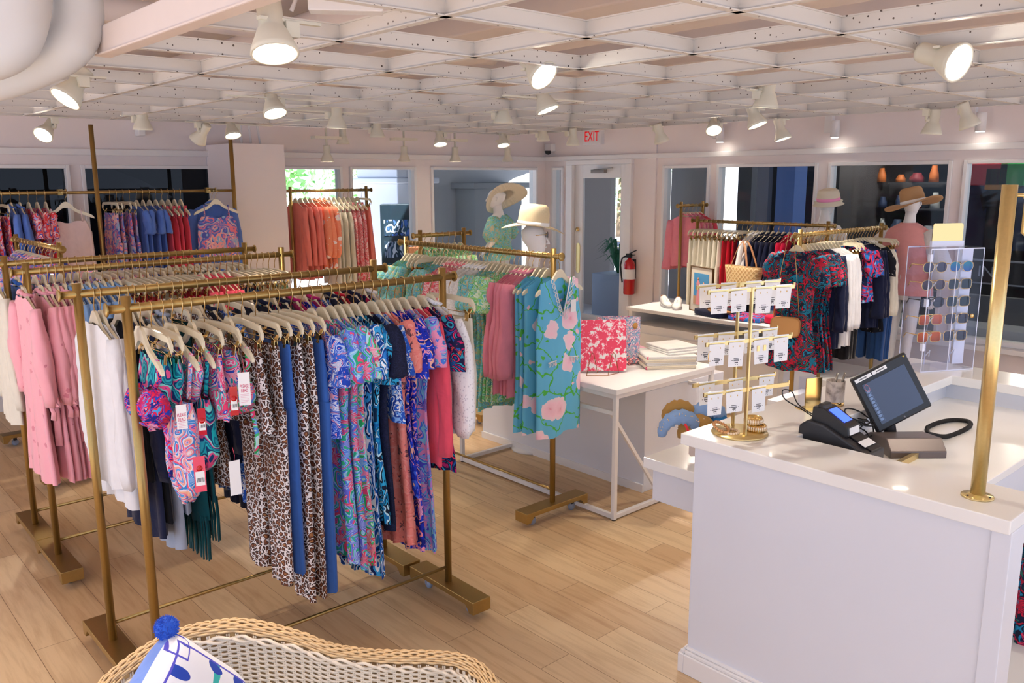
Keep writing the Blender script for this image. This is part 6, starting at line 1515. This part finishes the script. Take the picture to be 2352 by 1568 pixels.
# head display with hat and sunglasses on the far side of the central rack
b_ = thing('mannequin_bust', 'white mannequin bust with a straw fedora behind the central rack', 'mannequin', (4.42, 4.72, 0), -2.30)
mb = MB(); N = 24
def ring2(z, a, b, oy=0): return [(a * math.cos(q), oy + b * math.sin(q), z) for q in [2 * PI * k / N for k in range(N)]]
mb.loft([ring2(1.02, .13, .10), ring2(1.12, .15, .11), ring2(1.30, .16, .11), ring2(1.36, .19, .09), ring2(1.41, .16, .075), ring2(1.44, .09, .06), ring2(1.48, .055, .055, .01), ring2(1.56, .05, .055, .02)]); mb.obj('torso', skin, b_)
hm = MB(); H3 = []
for k in range(13):
    u = k / 12; z = 1.55 + .25 * u; wd = prof(u, [(0, .030), (.15, .05), (.35, .066), (.6, .075), (.85, .06), (1, .008)]); fr_ = prof(u, [(0, .055), (.12, .085), (.35, .09), (.6, .095), (.85, .07), (1, .008)]); bk_ = prof(u, [(0, .03), (.2, .05), (.45, .09), (.7, .098), (.9, .06), (1, .008)])
    H3.append([(wd * math.cos(q), .02 + (fr_ if math.sin(q) > 0 else bk_) * math.sin(q), z) for q in [2 * PI * j / 24 for j in range(24)]])
hm.loft(H3); hm.tube([(0, .108, 1.69), (0, .128, 1.65), (0, .134, 1.638), (0, .11, 1.63)], [.006, .010, .012, .006], 8).tube([(-.022, .10, 1.605), (0, .112, 1.606), (.022, .10, 1.605)], [.003, .007, .003], 8)
hm.obj('head', skin, b_)
MB().lathe([(0, 0), (.012, 0), (.012, .004), (0, .004)], (0, 0, 0), 12, 'X').obj('earring', M['shinygold'], b_, (-.074, .01, 1.645))
MB().tube([(0, 0, .02), (0, 0, 1.03)], .015, 12).obj('stand_pole', M['white'], b_); MB().lathe([(0, 0), (.16, 0), (.16, .015), (0, .018)], n=28).obj('stand_base', M['white'], b_)
lo = MB(); rings = []
for k in range(10):
    s = k / 9; z = 1.43 - .55 * s; a_ = prof(s, [(0, .11), (.12, .195), (.5, .18), (1, .22)]); rings.append([(a_ * math.cos(q), prof(s, [(0, .08), (.12, .105), (1, .15)]) * math.sin(q) * (1 + .05 * s * math.sin(9 * q)), z) for q in [2 * PI * j / 28 for j in range(28)]])
lo.loft(rings, False); lo.obj('blouse', F['aqua'], b_)
hh1 = hat('fedora_hat', 'tan straw fedora with white band on the bust behind the central rack', (4.43, 4.71, 1.765), (-.10, .0, -2.30), .215, .105, .165, M['straw'], M['card'], curl=.028, brimdrop=.01)
MB().lathe([(.006, 0), (.014, 0), (.014, .005), (.006, .005), (.006, 0)], (0, 0, 0), 14, 'X', cap=False).obj('gold_emblem', M['shinygold'], hh1, (-.112, .03, .022), rz=0)
sg = thing('sunglasses', 'dark sunglasses worn by the bust under the fedora', 'sunglasses', (4.42, 4.72, 0), -2.30)
for s in (-1, 1): MB().prism([(s * .033 + .026 * math.cos(a), 1.70 + .022 * math.sin(a)) for a in [2 * PI * j / 16 for j in range(16)]], .122, .126, 'Y').obj('lens', LMT[3], sg); MB().tube([(s * .062, .12, 1.705), (s * .078, .03, 1.70)], .003, 6).obj('temple', M['hook'], sg)
# right window mannequins seen from behind
m3 = mannequin('mannequin', 'white mannequin with bare back, pink straps and small cream hat', (7.98, 4.25, .19), -PI / 2 + .1, None, headrot=-.6)
for s in (-1, 1): MB().tube([(s * .09, .07, 1.40), (s * .085, .03, 1.475), (s * .075, -.05, 1.45), (s * .05, -.10, 1.30), (s * .03, -.11, 1.2)], .005, 6).obj('dress_strap', F['hotpink'], m3)
dr = MB(); dr.loft([[(a_ * math.cos(q), b2 * math.sin(q), z) for q in [2 * PI * j / 24 for j in range(24)]] for z, a_, b2 in ((1.24, .15, .115), (1.1, .13, .10), (.95, .18, .13), (.6, .26, .2))], False); dr.obj('dress', F['coral'], m3)
hat('bucket_hat', 'small cream and pink hat on the bare backed mannequin', (8.0, 4.23, 1.885), (.12, .12, -2.2), .135, .098, .115, M['whitestraw'], plain('neon_pink', '#f59ac6', .6), brimdrop=.035, pinch=.15)
m4 = mannequin('mannequin', 'mannequin in a pink shirt over white sleeves with a wide brown hat', (7.95, 3.40, .20), -PI / 2 - .1, None, headrot=.3)
blouse(m4, F['white'], arm='down', z1=1.0, w_=.2)
vs_ = MB(); vs_.loft([[(a_ * math.cos(q), b2 * math.sin(q), z) for q in [2 * PI * j / 28 for j in range(28)]] for z, a_, b2 in ((1.505, .07, .07), (1.485, .11, .085), (1.455, .165, .10), (1.41, .215, .115), (1.3, .24, .14), (1.1, .25, .15), (.85, .27, .18))], False); vs_.obj('vest', cloth('dusty_pink', '#eda6a4'), m4)
hat('sun_hat', 'wide brimmed brown felt hat with white band on the pink shirted mannequin', (7.96, 3.38, 1.875), (.12, -.22, -1.9), .235, .10, .15, M['tan_straw'], M['card'], brimdrop=.0, curl=.03)
tag(MB().box(7.55, 8.42, 2.9, 4.75, 0, .188).obj('window_platform', M['white'], bevel=.004), 'low white display platform under the right window mannequins', 'platform')
t = thing('side_table', 'brown topped stool behind the central rack near the back window', 'table', (5.35, 7.2, 0), .3)
MB().box(-.25, .25, -.2, .2, 1.30, 1.42).obj('box_top', plain('walnut', '#a06a48', .5), t, bevel=.004)
for x in (-.22, .22):
    for y in (-.17, .17): MB().box(x - .015, x + .015, y - .015, y + .015, 0, 1.30).obj('leg', M['white'], t)

# ================================================================ WICKER CHAIR + CUSHION
ch = thing('wicker_chair', 'natural wicker barrel chair with curved rim at the bottom edge', 'chair', (.95, 1.95, 0))
RP_ = [(.34, 1.80, .68), (.36, 1.98, .70), (.42, 2.14, .735), (.53, 2.255, .795), (.61, 2.27, .835), (.69, 2.265, .865), (.767, 2.24, .885), (.833, 2.186, .90), (.891, 2.143, .90), (.963, 2.077, .88), (1.022, 2.037, .85), (1.084, 2.004, .81), (1.169, 1.979, .77), (1.256, 1.952, .74), (1.374, 1.895, .715), (1.435, 1.845, .70), (1.452, 1.77, .69), (1.42, 1.66, .68), (1.37, 1.52, .675), (1.32, 1.40, .67)]
def cr(P, u):
    n = len(P) - 1; x = u * n; i = min(int(x), n - 1); t = x - i
    p0, p1, p2, p3 = (Vector(P[max(i - 1, 0)]), Vector(P[i]), Vector(P[i + 1]), Vector(P[min(i + 2, n)]))
    return .5 * ((2 * p1) + (p2 - p0) * t + (2 * p0 - 5 * p1 + 4 * p2 - p3) * t * t + (3 * p1 - p0 - 3 * p2 + p3) * t ** 3)
NU = 400
rim = [cr(RP_, i / NU) for i in range(NU + 1)]
cum = [0]
for a, b in zip(rim, rim[1:]): cum.append(cum[-1] + (b - a).length)
tot = cum[-1]; mid = Vector((.85, 1.55, 0))
def rim_at(s):
    import bisect
    s = max(0, min(tot, s)); i = min(bisect.bisect_left(cum, s), NU); i = max(1, i); t = (s - cum[i - 1]) / max(1e-9, cum[i] - cum[i - 1])
    return rim[i - 1].lerp(rim[i], t)
def frame_at(s):
    p = rim_at(s); d = (rim_at(s + .02) - rim_at(s - .02)); d.z = 0; d.normalize(); nrm = Vector((-d.y, d.x, 0))
    if nrm.dot(mid - p) < 0: nrm = -nrm
    return p, nrm
rv = .024   # rolled rim radius
def surf(s, v, off=0):
    """v: distance along the profile; <0 over the rolled rim to the outside, >0 down the inside of the back"""
    p, nrm = frame_at(s); 
    if v < 0:
        a = v / rv; # around the roll
        c = p + Vector((0, 0, -rv)); return c + nrm * math.cos(-a) * (rv + off) * 1.0 + Vector((0, 0, 1)) * math.sin(-a) * (rv + off) if a > -4.2 else c
    k = v; base = p + nrm * rv - Vector((0, 0, rv)); 
    return base - Vector((0, 0, 1)) * k + nrm * (off - .10 * k)
stake = .026; nst = int(tot / stake)
def weave(v0, v1, dv, r, name, mat_, amp=.0045, phase=0, vs=2):
    mb = MB(); row = 0; v = v0
    while v < v1:
        P_ = []; n = nst * 4
        for i in range(n + 1):
            s = tot * i / n; ph_ = PI * (s / stake) + (PI if row % 2 else 0) + phase
            P_.append(surf(s, v, amp * math.sin(ph_)))
        mb.tube(P_, r, 5, False); row += 1; v += dv
    return mb.obj(name, mat_, ch)
weave(-rv * 3.6, -.001, .0068, .0036, 'woven_rim', M['wicker'], .004)
weave(.016, .30, .0078, .0031, 'woven_back', M['wickerw'])
stk = MB()
for i in range(nst + 1):
    for o_ in (-.003, .003): stk.tube([surf(i * stake + o_, .002), surf(i * stake + o_, .1), surf(i * stake + o_, .3)], .0024, 5)
stk.obj('stakes', M['wickerw'], ch)
for k, dv_ in ((0, .004), (1, .013)):
    rp = MB(); P_ = []
    n = nst * 6
    for i in range(n + 1):
        s = tot * i / n; P_.append(surf(s, dv_ + .004 * math.sin(s * 90 + k * PI) + .010 * (1 + math.sin(s * 4)) , .007 + .004 * math.cos(s * 90 + k * PI)))
    rp.tube(P_, .0048, 6); rp.obj('rope_trim', M['wickerw'], ch)
os_ = MB().grid(lambda a, b: tuple(surf(tot * a, -rv * 3.9) - Vector((0, 0, 1)) * (b * .55)), 80, 4); os_.obj('outer_back', M['wicker'], ch, solid=.006)
inner = [surf(tot * i / 40, .30) for i in range(41)]
sc_ = MB().prism([(p.x, p.y) for p in inner], .30, .40); sc_.obj('seat', M['wickerw'], ch, bevel=.01)
for x, y in ((.45, 1.95), (1.35, 1.7), (.6, 1.75), (1.2, 1.55)): MB().tube([(x, y, 0), (x, y, .30)], .022, 10).obj('leg', M['wicker'], ch)
ch.location = (0, 0, 0)
# cushion
def cushion_mat():
    t = NT('botanical_cushion_print'); v = t.coord(False); s = t.new('ShaderNodeSeparateXYZ'); t.link(v, s.inputs[0])
    vw = t.warp(v, 9, .03, 1)
    mp = t.new('ShaderNodeMapping'); t.link(vw, mp.inputs[0]); mp.inputs['Scale'].default_value = (1, .34, 1); mp.inputs['Rotation'].default_value = (0, 0, .6)
    a = t.voro(mp.outputs[0], 22); a.voronoi_dimensions = '2D'; sc = t.new('ShaderNodeSeparateColor'); t.link(a.outputs['Color'], sc.inputs[0])
    k = t.math('MULTIPLY', t.math('LESS_THAN', a.outputs['Distance'], .28), t.math('GREATER_THAN', sc.outputs[0], .45))
    mp2 = t.new('ShaderNodeMapping'); t.link(vw, mp2.inputs[0]); mp2.inputs['Scale'].default_value = (.4, 1, 1); mp2.inputs['Rotation'].default_value = (0, 0, .3)
    b = t.voro(mp2.outputs[0], 15); b.voronoi_dimensions = '2D'; sb_ = t.new('ShaderNodeSeparateColor'); t.link(b.outputs['Color'], sb_.inputs[0])
    k2 = t.math('MULTIPLY', t.math('LESS_THAN', b.outputs['Distance'], .26), t.math('GREATER_THAN', sb_.outputs[1], .55))
    c = t.mix(k2, lin('#f4f4f8'), lin('#35b9b4')); c = t.mix(k, c, lin('#2447b4'))
    # blue border line
    ax = t.math('ABSOLUTE', s.outputs[0]); ay = t.math('ABSOLUTE', s.outputs[1]); mx = t.math('MAXIMUM', ax, ay)
    ln = t.math('MULTIPLY', t.math('GREATER_THAN', mx, .178), t.math('LESS_THAN', mx, .182)); inn = t.math('GREATER_THAN', mx, .182)
    c = t.mix(inn, c, lin('#f4f4f8')); c = t.mix(ln, c, lin('#5a55c8'))
    mn = t.math('MINIMUM', ax, ay)
    q1 = t.math('MULTIPLY', t.math('GREATER_THAN', mn, .150), t.math('LESS_THAN', mx, .195)); 
    q2 = t.math('MAXIMUM', t.math('GREATER_THAN', mx, .191), t.math('LESS_THAN', mn, .154))
    c = t.mix(t.math('MULTIPLY', q1, q2), c, lin('#5a55c8'))
    t.link(c, t.b.inputs['Base Color']); t.b.inputs['Roughness'].default_value = .85; return t.m
cu = thing('cushion', 'white botanical print cushion with blue pompom corner on the wicker chair', 'cushion', (0, 0, 0))
ap = Vector((.625, 1.905, 1.12)); bis = Vector((0, 0, -1)) * math.cos(.12) - CAMX * math.sin(.12)
cen = ap + bis * .285 + Vector((-.05, -.12, 0)) * .5
ey = -bis; view = (Vector((0, 0, 2.12)) - cen).normalized(); view = (view - ey * view.dot(ey)).normalized(); ex = ey.cross(view).normalized()
# rotate 45 deg in plane so that a corner points up
e1 = (ex + ey).normalized(); e2 = (ey - ex).normalized(); e3 = e1.cross(e2).normalized()
e3r = Matrix.Rotation(.85, 3, ey)
e1 = e3r @ e1; e2 = e3r @ e2; e3 = e1.cross(e2).normalized()
mt4 = Matrix((e1, e2, e3)).transposed().to_4x4(); cu.rotation_euler = mt4.to_euler(); cu.location = cen
def pil(side):
    mb = MB()
    def fn(a, b):
        x, y = a * 2 - 1, b * 2 - 1; q = ((1 - x ** 4) * (1 - y ** 4)); z = side * .07 * max(0, q) ** .55
        k = 1 - .06 * (1 - abs(x) ** 3) * abs(y) ** 6; j = 1 - .06 * (1 - abs(y) ** 3) * abs(x) ** 6
        r_ = .21; x2, y2 = x * r_ * j, y * r_ * k
        c_ = (abs(x) * abs(y)) ** 5; return (x2 * (1 - .13 * c_), y2 * (1 - .13 * c_), z)
    mb.grid(fn, 30, 30); return mb
pil(1).obj('printed_face', cushion_mat(), cu); pil(-1).obj('blue_back', cloth('cornflower_blue', '#7b9be6'), cu)
pm = MB(); rr = random.Random(2)
for k in range(900):
    d = Vector((rr.gauss(0, 1), rr.gauss(0, 1), rr.gauss(0, 1))).normalized(); r0_ = .022; r1_ = .029 + rr.uniform(-.003, .003); s_ = d.orthogonal().normalized() * .0016; s2 = d.cross(s_).normalized() * .0016
    pm.add([d * r0_ + s_ + s2, d * r0_ - s_ + s2, d * r0_ - s2 * 1.2, d * r1_], [(0, 1, 3), (1, 2, 3), (2, 0, 3)])
pm.lathe([(0, -.025)] + [(.025 * math.sin(a), -.025 * math.cos(a)) for a in [PI * k / 10 for k in range(1, 10)]] + [(0, .025)], n=16)
pm.obj('pompom', cloth('royal_blue_yarn', '#2f63d6'), cu, (.196, .190, -.02))
